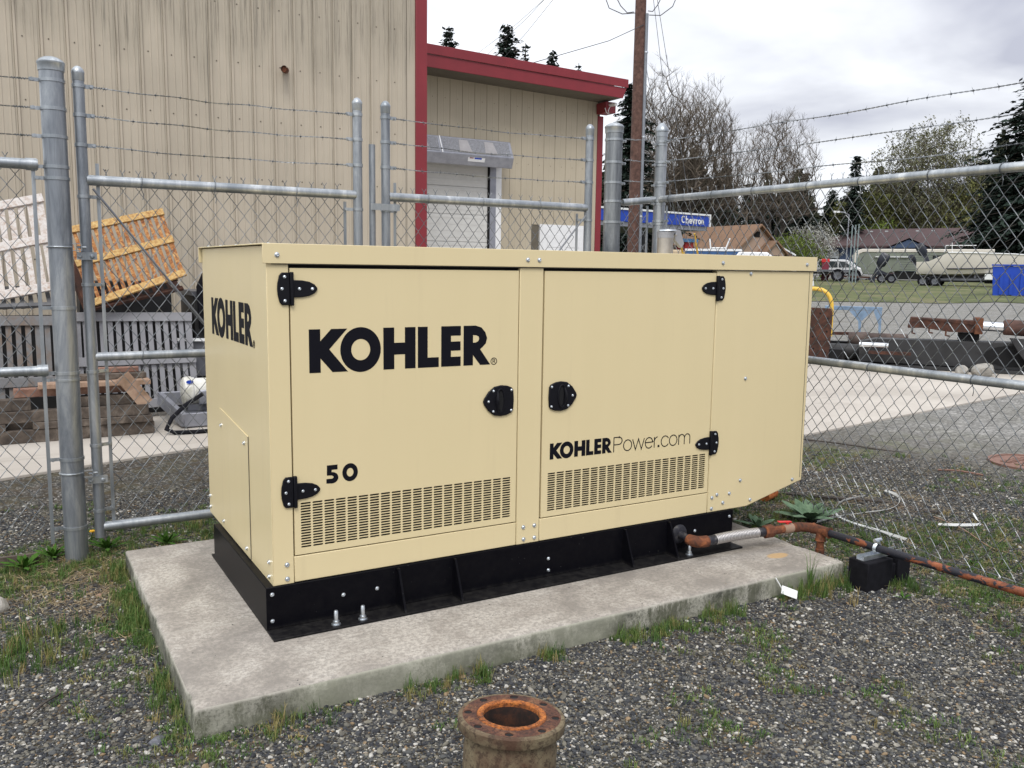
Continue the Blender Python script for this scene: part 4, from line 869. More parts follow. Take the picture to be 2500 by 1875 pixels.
rack('slatted_rack', 'white painted slatted rack with rust stains tilted against the wall on the left', 'rust_wh', [(-1.72, 6.55, 1.94), (-.49, 6.55, 2.26), (-.40, 6.12, 1.33), (-1.72, 6.12, 1.06)], 15, (0, .47, 1), .60, .03, .09)
rack('slatted_rack', 'orange rusted slatted rack tilted on top of the pile with its right side high', 'rust_or', [(-.40, 6.55, 1.91), (.625, 6.55, 2.16), (.765, 6.10, 1.475), (-.20, 6.10, 1.13)], 16, (0, .46, 1), .54, .03, .075, 'rust_rail')
rack('slatted_rack', 'brown rusted slatted rack lying flat under the orange tilted one', 'rust_br', [(-.15, 6.34, 1.27), (.72, 6.42, 1.44), (.74, 6.14, 1.33), (-.15, 6.10, 1.12)], 12, (0, 1), .5, .03, .05)
MB().tube([(-.16, 6.02, 1.12), (-.30, 6.05, 1.55), (-.40, 6.2, 1.86)], [.045, .05, .05], 6).build('bar', 'rust_br', origin=(-.25, 6, 1.5))
o = [o for o in COL.objects if o.name == 'bar'][0]; tag(o, 'rusted bar leaning at the lower left end of the orange rack', 'bar')
db = thing('rack_shade_box', 'added black box standing in for the shade behind the upright slatted racks', 'box', (-.5, 6.6, 0)); MB().box(-1.95, .86, 6.40, 7.0, .02, 1.04).build('box_body', 'blackiron', db, bevel=.01); MB().box(-.2, .7, 6.66, 7.1, 1.05, 1.40).build('upper_box', 'blackiron', db, bevel=.01)  # added black boxes, putting shade into the gaps behind the racks
# dark crates and the black gap beside them: steel bin behind the generator corner
bn = thing('steel_bin', 'dark steel bin with pale rim partly hidden behind the generator left corner', 'bin', (1.25, 6.9, 0))
mb = MB(); mb.box(.90, 1.7, 6.5, 7.3, 0, 1.25); mb.build('bin_body', 'blackiron', bn, bevel=.01); MB().box(.88, 1.72, 6.48, 7.32, 1.251, 1.30).build('rim', 'metaldark', bn)
tag(MB().tube([(.97, 6.45, .9), (.95, 6.42, 1.35), (1.0, 6.42, 1.50), (1.06, 6.42, 1.36), (1.05, 6.44, .8)], .035, 8).build('black_hose', 'rubber', origin=(1, 6.4, 1), smooth=True), 'looped black hose hanging over the dark steel bin behind the generator', 'hose')
# timber pile
def board(name, label, mat, p, l, w, h, rz=0, group='weathered timbers stacked on the drive'):
    mb = MB(); mb.box(-l/2, l/2, -w/2, w/2, 0, h); o = mb.build(name, mat, origin=(0, 0, 0), bevel=.006); o.location = p; o.rotation_euler = (0, rz*.0, rz); ORI[o] = Vector(p); return tag(o, label, 'timber', group)
board('timber', 'bottom front timber of the pile, longest and darkest, lying on the concrete', 'timber', (-.65, 5.22, .022), 1.85, .12, .115, .02)
board('timber', 'bottom rear timber of the pile, lying on the concrete under the slatted racks', 'timber', (-.62, 5.75, .022), 1.8, .12, .115, 0)
for i, (x, l) in enumerate(((-1.2, .55), (-.62, .16), (-.05, .62))): board('timber', ('short cross timber under the left half of the pile', 'small square block between two long timbers in the pile', 'cross timber at the right end of the pile, near the black hose')[i], 'timber', (x, 5.45, .138), l if i != 1 else .2, .6, .062, 0)
board('timber', 'second long timber from the ground, grey and weathered with split ends', 'timber', (-.72, 5.22, .201), 1.9, .11, .10, .01)
board('timber', 'upper right dark timber of the pile, ending beside the hose', 'timber', (-.05, 5.30, .302), .60, .13, .09, -.02)
board('timber', 'upper left grey timber of the pile with a rough end', 'timber', (-1.10, 5.26, .302), .75, .13, .10, .03)
board('timber', 'dark red-brown timber across the middle of the pile', 'timber_red', (-.35, 5.36, .405), 1.0, .12, .075, .02)
board('timber', 'pale pinkish plank near the top of the pile', 'timber_new', (-.20, 5.28, .482), .92, .18, .045, -.01)
board('timber', 'grey board lying on the pale pinkish plank', 'timber', (-.10, 5.38, .529), .68, .14, .05, .03)
board('timber', 'reddish offcut on the very top of the pile', 'timber_red', (-.02, 5.45, .581), .42, .10, .045, -.12)
board('timber', 'dark timber at the left picture edge on top of the pile', 'timber', (-1.35, 5.40, .405), .6, .2, .13, .0)
o = MB().obox((.02, 5.20, .57), (.215, 5.20, .30), .13, .03, (0, 1, 0)).build('plank', 'timber_new', origin=(.1, 5.2, .4)); tag(o, 'pale wedge-cut plank leaning on the right end of the timber pile', 'plank')
# motor on a steel frame
mo = thing('electric_motor', 'white electric motor with a green-stained base end beside the generator corner', 'motor', (.8, 5.6, .16))
mb = MB(); mb.lathe((.60, 5.62, .335), [(.0, 0), (.110, 0), (.140, .015), (.150, .05), (.150, .085), (.138, .10), (.138, .115)], 32, 'x'); mb.build('end_shield', 'dirtywhite', mo, smooth=True)
mb = MB(); mb.lathe((.716, 5.62, .335), [(.130, 0), (.130, .33), (.11, .35), (0, .35)], 32, 'x'); mb.build('motor_body', 'dirtywhite', mo, smooth=True)
mb = MB(); mb.box(.735, .87, 5.46, 5.50, .22, .36); mb.build('terminal_box', 'metalgrey', mo, bevel=.01)
mb = MB(); mb.prism(arc(0, 0, .034, .018, 0, 345, 20), 0, .004, lambda u, v, w: (.655+u, 5.497-w+ -.006+abs(v)*0, .445+v)); mb.build('badge', 'chevblue', mo)
mb = MB(); mb.box(.64, 1.05, 5.52, 5.58, .155, .22); mb.box(.64, 1.05, 5.68, 5.74, .155, .22); mb.build('foot', 'metaldark', mo)
fr = thing('motor_skid', 'grey channel steel frame under the white motor', 'frame', (.8, 5.6, .0))
for a, b, w, h in (((.44, 5.95, .24), (.56, 5.30, .10), .05, .13), ((.56, 5.32, .10), (1.5, 5.32, .10), .05, .13), ((.44, 5.92, .24), (1.4, 5.92, .24), .05, .12)): MB().obox(a, b, w, h).build('channel', 'metalgrey', fr, bevel=.004)
MB().box(.60, 1.3, 5.40, 5.85, .115, .150).build('deck', 'metaldark', fr)
for x in (.62, 1.3):
    for y in (5.34, 5.9): MB().box(x, x+.06, y-.03, y+.03, .022, .10).build('leg', 'metaldark', fr)
tag(MB().tube([(.75, 5.40, .33), (.56, 5.22, .26), (.42, 5.12, .16), (.36, 5.06, .07), (.42, 5.0, .045), (.6, 4.97, .043), (.9, 4.97, .043), (1.5, 5.0, .043)], .020, 8).build('rubber_hose', 'rubber', origin=(.8, 5, 0), smooth=True), 'thick black rubber hose curling on the concrete under the motor', 'hose')
mb = MB(); mb.box(.70, 1.4, 6.3, 6.6, .40, .78); o = mb.build('white_bar_crate', 'metaldark', origin=(1, 6.4, .4)); tag(o, 'dark grey crate with white top edge behind the motor', 'crate'); o.name = 'crate'
MB().obox((.68, 6.28, .80), (1.4, 6.28, .775), .03, .03).build('rim', 'white', o)
MB().box(.75, 1.3, 6.35, 6.55, .022, .395).build('base', 'inside', o)
# ================================================================ BACKGROUND (bearings in degrees from +Y, distances in metres from the yard corner)
CXY = (-.8944, -3.4492)
def pol(az, d): a = math.radians(az); return (CXY[0]+d*math.sin(a), CXY[1]+d*math.cos(a))
def frame(az, d, rot=0, z=None):
    """local frame seen from the yard: u to the right, w away, z up from the terrain"""
    x, y = pol(az, d); a = math.radians(az+rot); zb = terr(x, y) if z is None else z
    return (lambda u, w, h: (x+u*math.cos(a)+w*math.sin(a), y-u*math.sin(a)+w*math.cos(a), zb+h)), (x, y, zb)
def fbox(mb, F, u0, u1, w0, w1, z0, z1):
    return mb.add([F(u, w, z) for z in (z0, z1) for w in (w0, w1) for u in (u0, u1)], [(0, 2, 3, 1), (4, 5, 7, 6), (0, 1, 5, 4), (2, 6, 7, 3), (0, 4, 6, 2), (1, 3, 7, 5)])
# ---- utility pole
F, o_ = frame(37.86, 28, 0, 0)
up = thing('utility_pole', 'brown wooden utility pole with grey conduit and cable loops beside the red fascia', 'utility pole', o_)
MB().tube([F(0, 0, -.1), F(0, 0, 6), F(0, 0, 13)], [.19, .175, .155], 18).build('pole', 'poleb', up, smooth=True)
MB().tube([F(.205, -.06, .1), F(.19, -.05, 9.25)], .052, 10).build('conduit', 'conduit', up, smooth=True)
for z in (3.2, 5.6, 8.1): MB().lathe(F(.2, -.055, z), [(.053, 0), (.064, .01), (.064, .05), (.053, .06)], 10, caps=False).build('conduit_strap', 'zinc', up)
def cable(par, pts, r=.012, mat='cable', name='cable', n=5): return MB().tube(pts, r, n).build(name, mat, par, smooth=True)
for (a, b, c, z) in ((-1.15, -.95, -.15, 9.27), (-.85, -.6, -.2, 9.30), (1.15, .95, .25, 9.20), (.72, .5, .22, 9.32)):
    cable(up, [F(a, 0, 10.6), F(a, 0, 9.95), F(b, 0, 9.45+(.05 if abs(a) < 1 else 0)), F((b+c)/2, 0, z), F(c, 0, z+.02)], .014)
cable(up, [F(.1, -.15, 8.9), F(-.9, -1, 8.25), F(-3.9, -4, 6.7), F(-8, -9, 5.6)], .011); cable(up, [F(-.1, .1, 7.3), F(-1.3, 1, 7.0), F(-3.2, 2.2, 6.55)], .010)
for u_, v_, d_, s0 in ((1150, 186, 60, 12.6), (1130, 160, 66, 12.2), (1155, 214, 62, 12.9)): pass
for az_, z_, d_, s0 in ((27.46, 14.6, 60, 12.7), (26.92, 16.2, 66, 12.2), (27.58, 13.6, 62, 12.9)):
    x, y = pol(az_, d_); cable(up, [F(0, 0, s0), tuple((Vector(F(0, 0, s0))+Vector((x, y, z_)))/2-Vector((0, 0, .25))), (x, y, z_)], .010)
for k, (az_, d_, s0, g) in enumerate(((42.66, 34, 11.6, 2.9), (41.88, 33, 8.2, 2.4), (41.65, 32.4, 11.4, 2.2))):
    x, y = pol(az_, d_); gw = thing('guy_wire', ('guy wire from the pole top with the tallest yellow guard', 'middle guy wire with a yellow guard beside the blue sign', 'guy wire with the lowest yellow guard, nearest the rain cap')[k], 'guy wire', (x, y, 0), 'guy wires of the utility pole')
    T_, B_ = Vector(F(.1, 0, s0)), Vector((x, y, 0)); MB().tube([T_, B_], .009, 5).build('wire', 'steelrod', gw)
    t = 1-g/s0; MB().tube([T_*(1-t)+B_*t, B_], .035, 8).build('guard', 'guardyellow', gw, smooth=True)
    if k == 0: t = .12; q = T_*(1-t)+B_*t; MB().tube([q, q+(B_-T_).normalized()*.22], .04, 8).build('insulator', 'rock', gw)
# ---- petrol station canopy
F, o_ = frame(42.63, 66, 0)
x0_, y0_ = pol(37.09, 59); Lc = math.hypot(x0_-o_[0], y0_-o_[1]); ang = math.atan2(y0_-o_[1], x0_-o_[0])
uu = Vector((-math.cos(ang), -math.sin(ang), 0)); ww = Vector((-uu.y, uu.x, 0))        # u runs to the right along the face
Fc = lambda u, w, h: tuple(Vector((o_[0], o_[1], 0))+uu*u+ww*w+Vector((0, 0, h)))
cn = thing('station_canopy', 'blue and white petrol station canopy with the word Chevron on its face', 'canopy', (o_[0], o_[1], 0))
CT, CBm = 5.60, 4.72
fbox(MB(), Fc, -14, -.15, .02, 8, CBm, CT-.13).build('fascia', 'chevblue', cn); fbox(MB(), Fc, -14, .0, -.05, 8.05, CT-.125, CT).build('white_edge', 'white', cn)
fbox(MB(), Fc, -.145, .0, -.05, 8.05, CBm, CT-.13).build('white_edge', 'white', cn); fbox(MB(), Fc, -13.9, -.2, .15, 7.9, CBm-.30, CBm-.01).build('underside', 'metalgrey', cn)
for u in (-3, -10): fbox(MB(), Fc, u-.2, u+.2, 3.5, 3.9, .2, CBm-.31).build('column', 'metaldark', cn)
fbox(MB(), Fc, -12, -5.2, 5, 7.5, .2, 3.2).build('kiosk', plain('dark_green_kiosk', (.02, .07, .05), .6), cn)
fbox(MB(), Fc, -1.5, -.6, 1, 1.8, 1.0, 3.6).build('pump_sign', plain('pump_red', (.40, .02, .02), .5), cn); fbox(MB(), Fc, -2.0, -.3, .8, 2.0, 3.61, 3.85).build('pump_canopy', plain('pump_blue', (.10, .28, .55), .5), cn)
fcc = lambda u, v, w: Fc(-.70+u*1.0, -.0-w, v); lw2 = .082; hx = .33; c0 = -2.54; b0 = 4.86
def sgn(segs, clo=None):
    mb = MB()
    for i, s_ in enumerate(segs): ribbon(mb, s_, lw2, fcc, 0, .03-.004*i, clo == i)
    mb.build('letter', 'white', cn)
sgn([arc(c0+.20, b0+.26, .17, .21, 50, 310, 16)]); X_ = c0+.50
sgn([[(X_, b0), (X_, b0+.52)], [(X_, b0+.20)]+arc(X_+.115, b0+.20, .105, .11, 170, 0, 8)+[(X_+.22, b0)]]); X_ += .37
sgn([[(X_, b0+.155), (X_+.24, b0+.155)]+arc(X_+.125, b0+.155, .120, .13, 5, 320, 14)]); X_ += .34
sgn([[(X_-.02, b0+.33), (X_+.12, b0+.0), (X_+.26, b0+.33)]]); X_ += .40
sgn([[(X_, b0), (X_, b0+.32)], [(X_, b0+.17)]+arc(X_+.12, b0+.17, .11, .11, 165, 80, 5)]); X_ += .25
sgn([arc(X_+.11, b0+.155, .115, .13, 0, 342, 18)], 0); X_ += .36
sgn([[(X_, b0), (X_, b0+.32)], [(X_, b0+.17)]+arc(X_+.105, b0+.17, .10, .11, 170, 0, 8)+[(X_+.205, b0)]])
# ---- houses
def window(par, F, u0, u1, z0, z1, w=-.02, blind=True):
    f = fbox(MB(), F, u0-.08, u1+.08, w-.02, w+.0, z0-.08, z1+.08).build('window', 'inside', par)
    fbox(MB(), F, u0, u1, w-.035, w-.022, z0, z1).build('pane', 'glass', f)
    if blind: fbox(MB(), F, u0+.03, u1-.03, w-.045, w-.037, (z0+z1)/2, z1).build('blind', 'blind', f)
F, o_ = frame(54.96, 127, -4)
bh = thing('blue_house', 'long low blue house with a dark brown hipped roof behind the trailer', 'house', o_)
fbox(MB(), F, -12.6, 9.6, .0, 9, -.1, 3.7).build('wall', 'bluehouse', bh)
mb = MB(); e0, e1, wr0, wr1 = -13.6, 9.6, -.9, 10; mb.add([F(e0, wr0, 3.72), F(e1, wr0, 3.72), F(e1, wr1, 3.72), F(e0, wr1, 3.72), F(e0+4.6, 4.5, 6.1), F(e1-.3, 4.5, 6.35)], [(0, 1, 5, 4), (1, 2, 5), (2, 3, 4, 5), (3, 0, 4), (0, 3, 2, 1)]); rf_ = mb.build('roof', 'roofbrown', bh)
mb = MB(); fbox(mb, F, e0+.02, e1, wr0-.06, wr0-.01, 3.50, 3.76); mb.build('eave', 'roofbrown', rf_)
mb = MB(); mb.add([F(-4.4, -1.4, 3.55), F(.8, -1.4, 3.55), F(-1.8, -1.4, 4.75), F(-4.4, 2, 3.55), F(.8, 2, 3.55), F(-1.8, 2.6, 4.75)], [(0, 2, 5, 3), (2, 1, 4, 5)]); mb.build('porch_roof', 'roofbrown', bh, fix=False)
mb = MB(); mb.add([F(-4.1, -1.2, 3.5), F(.5, -1.2, 3.5), F(-1.8, -1.2, 4.55)], [(0, 1, 2)]); mb.build('gable', 'bluehouse', bh)
for i in range(9): fbox(MB(), F, e0+5.2+i*1.9, e0+5.6+i*1.9, 3.5, 3.9, 5.5+.02*i, 5.85+.02*i).build('vent', 'blind' if i % 3 else 'metaldark', rf_)
for u0, u1 in ((-11.4, -10.2), (-7.6, -5.9), (-1.9, -.9), (3.2, 4.2)): window(bh, F, u0, u1, 1.3, 3.0)
fbox(MB(), F, -4.4, -3.2, -.04, -.01, .1, 2.7).build('door', 'roofbrown', bh)
F, o_ = frame(59.13, 118, 2)
gh = thing('blue_house', 'darker blue house end at the right edge, half hidden by the big conifer', 'house', o_)
fbox(MB(), F, -3.4, 6, .0, 6, -.1, 4.1).build('wall', 'bluehouse', gh); mb = MB(); mb.add([F(-4, -.6, 4.12), F(6.5, -.6, 4.12), F(6.5, 6.6, 4.12), F(-4, 6.6, 4.12), F(-1.5, 3, 6.2), F(6.5, 3, 6.2)], [(0, 1, 5, 4), (1, 2, 5), (2, 3, 4, 5), (3, 0, 4), (0, 3, 2, 1)]); mb.build('roof', 'roofbrown', gh)
window(gh, F, -1.1, .2, 1.3, 3.3, blind=False)
F, o_ = frame(44.84, 85, -30)
br = thing('brown_house', 'beige house with a tan shingle roof and small gables, right of the Chevron sign', 'house', o_)
def gable(par, F, u0, u1, w0, w1, ze, zr, ov=.45, names=('wall', 'roof', 'gable'), mats=('beigehouse', 'rooftan', 'beigehouse')):
    """ridge runs along w; gable faces the viewer"""
    fbox(MB(), F, u0, u1, w0, w1, -.1, ze).build(names[0], mats[0], par)
    um = (u0+u1)/2; k = (zr-ze)/(um-u0)
    mb = MB(); mb.add([F(u0, w0, ze), F(u1, w0, ze), F(um, w0, zr-.05), F(u0, w1, ze), F(u1, w1, ze), F(um, w1, zr-.05)], [(0, 1, 2), (3, 5, 4)]); mb.build(names[2], mats[2], par)
    mb = MB(); t = .16
    for s_, ua in ((-1, u0), (1, u1)):
        pa = [F(um, w0-ov, zr), F(ua+s_*ov, w0-ov, ze-k*ov), F(ua+s_*ov, w1+ov, ze-k*ov), F(um, w1+ov, zr)]; pb = [(p[0], p[1], p[2]+t) for p in pa]
        mb.add(pa+pb, [(0, 1, 2, 3), (4, 7, 6, 5), (0, 4, 5, 1), (1, 5, 6, 2), (2, 6, 7, 3), (3, 7, 4, 0)])
    return mb.build(names[1], mats[1], par)
FR, _ = frame(45.57, 83, -42)
gable(br, FR, -2.3, 2.3, 0, 9.5, 3.05, 5.0); gable(br, FR, -.1, 2.3, -1.0, -.02, 2.55, 3.55, .3)
window(br, FR, -1.7, -.5, 1.1, 2.3); window(br, FR, .6, 1.6, 1.0, 2.3, -1.03, False)
fbox(MB(), FR, -.5, .15, -.06, -.02, 4.0, 4.5).build('vent', 'inside', br)
FL, _ = frame(43.49, 88, 0); mb = MB(); mb.add([FL(-5.5, -1, 2.75), FL(3.0, -1, 2.75), FL(2.9, 4, 4.7), FL(-3.0, 4, 4.35)], [(0, 1, 2, 3)]); mb.build('roof', 'rooftan', br, fix=False)
fbox(MB(), FL, -5.1, 2.6, 0, 5, -.1, 2.74).build('wall', 'darkwood', br)
for i in range(3): fbox(MB(), FL, -2.6+i*1.9, -2.3+i*1.9, 3.6, 3.9, 4.3+.08*i, 4.62+.08*i).build('vent', 'blind', br)
F, o_ = frame(46.68, 92, 0); sh = thing('shed', 'small shed with a pale cream roof right of the beige house', 'shed', o_)
gable(sh, F, -1.6, 1.6, 0, 4, 2.5, 3.4, .3, ('wall', 'roof', 'gable'), ('beigehouse', 'white', 'beigehouse'))
F, o_ = frame(45.18, 62, 0); wf = thing('board_fence', 'dark weathered board fence in front of the beige house', 'fence', o_)
for i in range(26): fbox(MB(), F, -3.6+i*.29, -3.6+i*.29+.26, 0, .04, 0, 2.1+.05*math.sin(i*2)).build('board', 'darkwood', wf)
# ---- vehicles
def wheel(par, F, u, w, r, wd=.24, mat='rubber', rim='metaldark'):
    c = Vector(F(u, w, r)); ax = (Vector(F(u, w+1, r))-c).normalized(); rot = ax.to_track_quat('Z', 'Y').to_matrix()
    t = MB().lathe(c, [(r*.60, -wd/2+.02), (r*.72, -wd/2), (r*.95, -wd/2), (r, -wd/4), (r, wd/4), (r*.95, wd/2), (r*.72, wd/2), (r*.6, wd/2-.02)], 28, rot=rot, caps=False).build('wheel', mat, par, smooth=True)
    MB().lathe(c, [(r*.60, -wd/2+.03), (r*.5, -wd/2+.05), (r*.15, -wd/2+.02), (0, -wd/2+.02)], 20, rot=rot, caps=False).build('rim', rim, t, smooth=True)
def car(name, label, cat, F, o_, L_, H, prof, mat, wl, group=None, glass=None, wid=1.9):
    t = thing(name, label, cat, o_, group)
    n = len(prof); mb = MB(); k = []
    for w, ins in ((0, .16), (.16, 0), (wid-.16, 0), (wid, .16)):
        k += [F(u, w+(ins*(max(0, z-1.0))*.5 if w < 1 else -ins*max(0, z-1.0)*.5), z-(ins*.0)) for u, z in prof]
    fs = [(r*n+i, r*n+(i+1) % n, (r+1)*n+(i+1) % n, (r+1)*n+i) for r in range(3) for i in range(n)]+[tuple(range(n)), tuple(range(4*n-1, 3*n-1, -1))]
    mb.add(k, fs); mb.build('body', mat, t, bevel=.05)
    for q in glass or (): 
        MB().prism(q, 0, 1, lambda u, v, w: F(u, -.035+.02*w+.08*max(0, v-1.0)*1.0, v)).build('window', 'glass', t)
        MB().prism(q, 0, 1, lambda u, v, w: F(u, wid+.035-.02*w-.08*max(0, v-1.0), v)).build('window', 'glass', t)
    for u in wl:
        wheel(t, F, u, .10, .36); wheel(t, F, u, wid-.10, .36)
    return t
F, o_ = frame(51.72, 100, 10)
sv_ = car('minivan', 'white minivan parked in front of the blue house, nose to the right', 'car', F, o_, 4.8, 1.9, [(-4.9, .35), (-4.95, 1.0), (-4.75, 1.85), (-4.4, 2.02), (-1.9, 2.02), (-1.55, 1.92), (-.75, 1.28), (.0, 1.05), (.22, .8), (.25, .38)], 'carwhite', (-4.0, -.72), glass=[[(-4.55, 1.2), (-4.45, 1.8), (-3.5, 1.84), (-3.5, 1.2)], [(-3.4, 1.2), (-3.4, 1.84), (-2.55, 1.84), (-2.5, 1.2)], [(-2.38, 1.2), (-2.42, 1.84), (-1.75, 1.80), (-1.05, 1.25)]])
F, o_ = frame(45.51, 40, 0, 0)
car('van', 'white van roof showing just above the generator lid', 'van', F, o_, 4.8, 2.3, [(-.9, .4), (-.9, 2.2), (-.75, 2.42), (.45, 2.42), (.75, 2.2), (1.1, 1.4), (2.3, 1.2), (2.4, .4)], 'carwhite', (-.3, 1.8), glass=[[(-.5, 1.5), (-.5, 2.1), (.5, 2.1), (.7, 1.5)]])
F, o_ = frame(47.01, 62, 0)
car('sedan', 'pale car roof just above the right end of the generator lid', 'car', F, o_, 4.4, 1.5, [(-2.2, .35), (-2.2, .9), (-1.7, 1.0), (-1.0, 2.02), (.5, 2.05), (1.2, 1.1), (2.1, .95), (2.2, .35)], 'carwhite', (-1.5, 1.4), glass=[[(-1.3, 1.05), (-.9, 1.75), (.4, 1.75), (.9, 1.05)]])
F, o_ = frame(43.17, 45, 0, 0); tr = thing('flatbed_truck', 'dark blue truck box with a white tubular headache rack, above the generator lid', 'truck', o_)
fbox(MB(), F, -1.6, 1.1, 0, 1.9, 1.0, 2.62).build('box', plain('truck_blue', (.03, .09, .22), .4), tr, bevel=.05); fbox(MB(), F, -2.6, -1.65, 0, 1.9, .9, 2.60).build('cab', plain('tan_tarp', (.42, .33, .22), .8), tr, bevel=.1)
fbox(MB(), F, -1.6, 1.15, -.03, -.005, 2.55, 2.66).build('side_rail', 'white', tr)
for a in (((-.35, 2.6), (-.42, 3.15)), ((.35, 2.62), (.55, 3.18)), ((-.35, 2.70), (.35, 2.70))): MB().tube([F(a[0][0], 0, a[0][1]), F(a[1][0], 0, a[1][1])], .035, 8).build('rack_tube', 'white', tr, smooth=True)
for u in (-1.9, .5): wheel(tr, F, u, .1, .42); wheel(tr, F, u, 1.7, .42)
# ---- caravan / travel trailer
F, o_ = frame(54.96, 95, 3)
rv = thing('travel_trailer', 'long grey-green travel trailer with a white roof behind the boat', 'trailer', o_)
mb = MB(); pr = [(-5.7, 1.75), (-6.1, 2.2), (-6.2, 2.75), (6.1, 2.75), (6.2, .75), (-2.6, .75), (-3.4, .95), (-5.0, .60), (-5.6, .9)]
mb.prism([(-6.1, 1.5), (-6.1, 2.78), (6.1, 2.78), (6.1, .95), (-2.2, .95), (-3.6, .62), (-5.3, .60), (-5.6, 1.3)], 0, 2.4, lambda u, v, w: F(u, w, v)); mb.build('body', 'rvgreen', rv, bevel=.05)
mb = MB(); mb.prism([(-6.35, 1.75), (-6.05, 1.70), (-5.75, 2.62), (-5.4, 2.79), (6.15, 2.79), (6.15, 3.10), (-5.5, 3.12), (-6.05, 2.95), (-6.45, 2.5)], -.06, 2.46, lambda u, v, w: F(u, w, v)); mb.build('roof', 'boatwhite', rv, bevel=.05)
for i in range(7): fbox(MB(), F, -2.0, 6.05, -.02, -.001, 1.15+i*.23, 1.17+i*.23).build('siding_strip', 'metaldark', rv)
fbox(MB(), F, -4.3, -1.2, -.18, -.01, 2.30, 2.38).build('awning_rail', 'white', rv); fbox(MB(), F, -4.9, -4.3, -.03, -.001, .95, 2.3).build('door', 'rvgreen', rv)
for u0, u1 in ((1.0, 2.2), (3.6, 4.8)): window(rv, F, u0, u1, 1.7, 2.4, blind=False)
fbox(MB(), F, -2.4, 6.0, .1, 2.3, .15, .93).build('dark_underbody', 'inside', rv)  # added black box painting the shade under the trailer
for u in (.2, 1.2): wheel(rv, F, u, .0, .38)
MB().obox(F(-6, 1.2, .75), F(-9.3, 1.0, .50), .12, .15).build('drawbar', 'rust_br', rv)
# ---- boat on its trailer
F, o_ = frame(57.45, 79, 6)
bt = thing('motor_boat', 'off-white motor boat with outboards at its stern, bow pointing right', 'boat', o_)
def hull():
    mb = MB(); st = [(-3.9, 1.12, .95, 1.0, 1.95), (-3.0, 1.15, .82, .98, 2.0), (-1.6, 1.15, .80, 1.0, 2.70), (-.2, 1.15, .82, 1.05, 2.68), (1.5, 1.05, .95, 1.15, 2.62), (3.0, .75, 1.3, 1.5, 2.58), (4.0, .35, 1.75, 1.95, 2.50), (4.55, .04, 2.3, 2.35, 2.42)]; vs = []
    for u, b, zk, zc_, zg in st: vs += [F(u, 1.2-b, zg), F(u, 1.2-b*.96, zc_+.35), F(u, 1.2-b*.80, zc_), F(u, 1.2, zk), F(u, 1.2+b*.80, zc_), F(u, 1.2+b*.96, zc_+.35), F(u, 1.2+b, zg)]
    n = 7; fs = [(i*n+j, i*n+j+1, (i+1)*n+j+1, (i+1)*n+j) for i in range(len(st)-1) for j in range(n-1)]+[tuple(range(n)), tuple(range(len(vs)-1, len(vs)-n-1, -1))]+[(i*n, (i+1)*n, (i+1)*n+6, i*n+6) for i in range(len(st)-1)]
    return mb.add(vs, fs)
hull().build('hull', 'boatwhite', bt, smooth=True)
MB().tube([F(-1.6, .02, 2.72), F(0, .02, 2.71), F(1.6, .12, 2.66), F(3.0, .42, 2.62), F(4.1, .85, 2.54)], .045, 6).build('gunwale', 'white', bt, smooth=True)
MB().tube([F(-1.6, .02, 1.42), F(0, .02, 1.45), F(1.6, .12, 1.5), F(3.0, .42, 1.72)], .05, 6).build('rub_strip', 'motorblack', bt, smooth=True)
MB().tube([F(-1.35, .3, 2.7), F(-1.40, .3, 3.55)], .025, 6).build('rail_post', 'white', bt); MB().tube([F(-1.9, .3, 2.7), F(-1.9, .8, 3.3), F(.3, .8, 3.3)], .03, 6).build('rail_post', 'white', bt)
def outboard(F, u, w, z, tilt_, sc, lab, parent_name='outboard_motor'):
    c, s_ = math.cos(math.radians(tilt_)), math.sin(math.radians(tilt_)); G = lambda a, b, h: F(u+sc*(a*c-h*s_), w+sc*b, z+sc*(a*s_+h*c))
    t = thing(parent_name, lab, 'outboard motor', F(u, w, z))
    secs = [(.0, .18, .14), (.10, .27, .17), (.50, .30, .19), (.74, .27, .17), (.82, .16, .11)]; vs = []
    for h, a, b in secs: vs += [G(a*math.copysign(abs(math.cos(x))**.45, math.cos(x))-.03, b*math.copysign(abs(math.sin(x))**.45, math.sin(x)), h) for x in [2*math.pi*i/14 for i in range(14)]]
    MB().add(vs, [(i*14+j, i*14+(j+1) % 14, (i+1)*14+(j+1) % 14, (i+1)*14+j) for i in range(4) for j in range(14)]+[tuple(range(13, -1, -1)), tuple(range(56, 70))]).build('cowling', 'motorblack', t, smooth=True)
    MB().prism([(-.16, 0), (.14, 0), (.08, -.75), (.22, -1.0), (.02, -1.3), (-.06, -1.0), (-.30, -.98), (-.12, -.75)], -.07, .07, lambda a, h, b: G(a, b, h)).build('leg', 'motorblack', t, bevel=.02)
    MB().prism(arc(-.32, -1.02, .05, .05, 0, 320, 8), -.15, .15, lambda a, h, b: G(a, b, h)).build('propeller', 'motorblack', t)
outboard(F, -3.45, .95, 2.55, 28, 1.25, 'big dark outboard motor tilted up on the boat stern'); outboard(F, -4.25, 1.5, 2.0, 35, .8, 'smaller navy outboard motor at the far left of the boat stern')
bl = thing('boat_trailer', 'dark boat trailer under the off-white motor boat', 'trailer', F(0, 1.2, -.2))
for w in (.5, 1.9): MB().obox(F(-3.6, w, .55), F(4.4, w if w < 1 else w, .65), .12, .16).build('beam', 'metaldark', bl)
for u in (-3.0, -1.2, .8, 2.4): MB().obox(F(u, .2, .66), F(u, 2.2, .66), .12, .14).build('crossmember', 'metaldark', bl)
for u in (-3.3, -2.4): wheel(bl, F, u, .0, .42, .28); wheel(bl, F, u, 2.35, .42, .28)

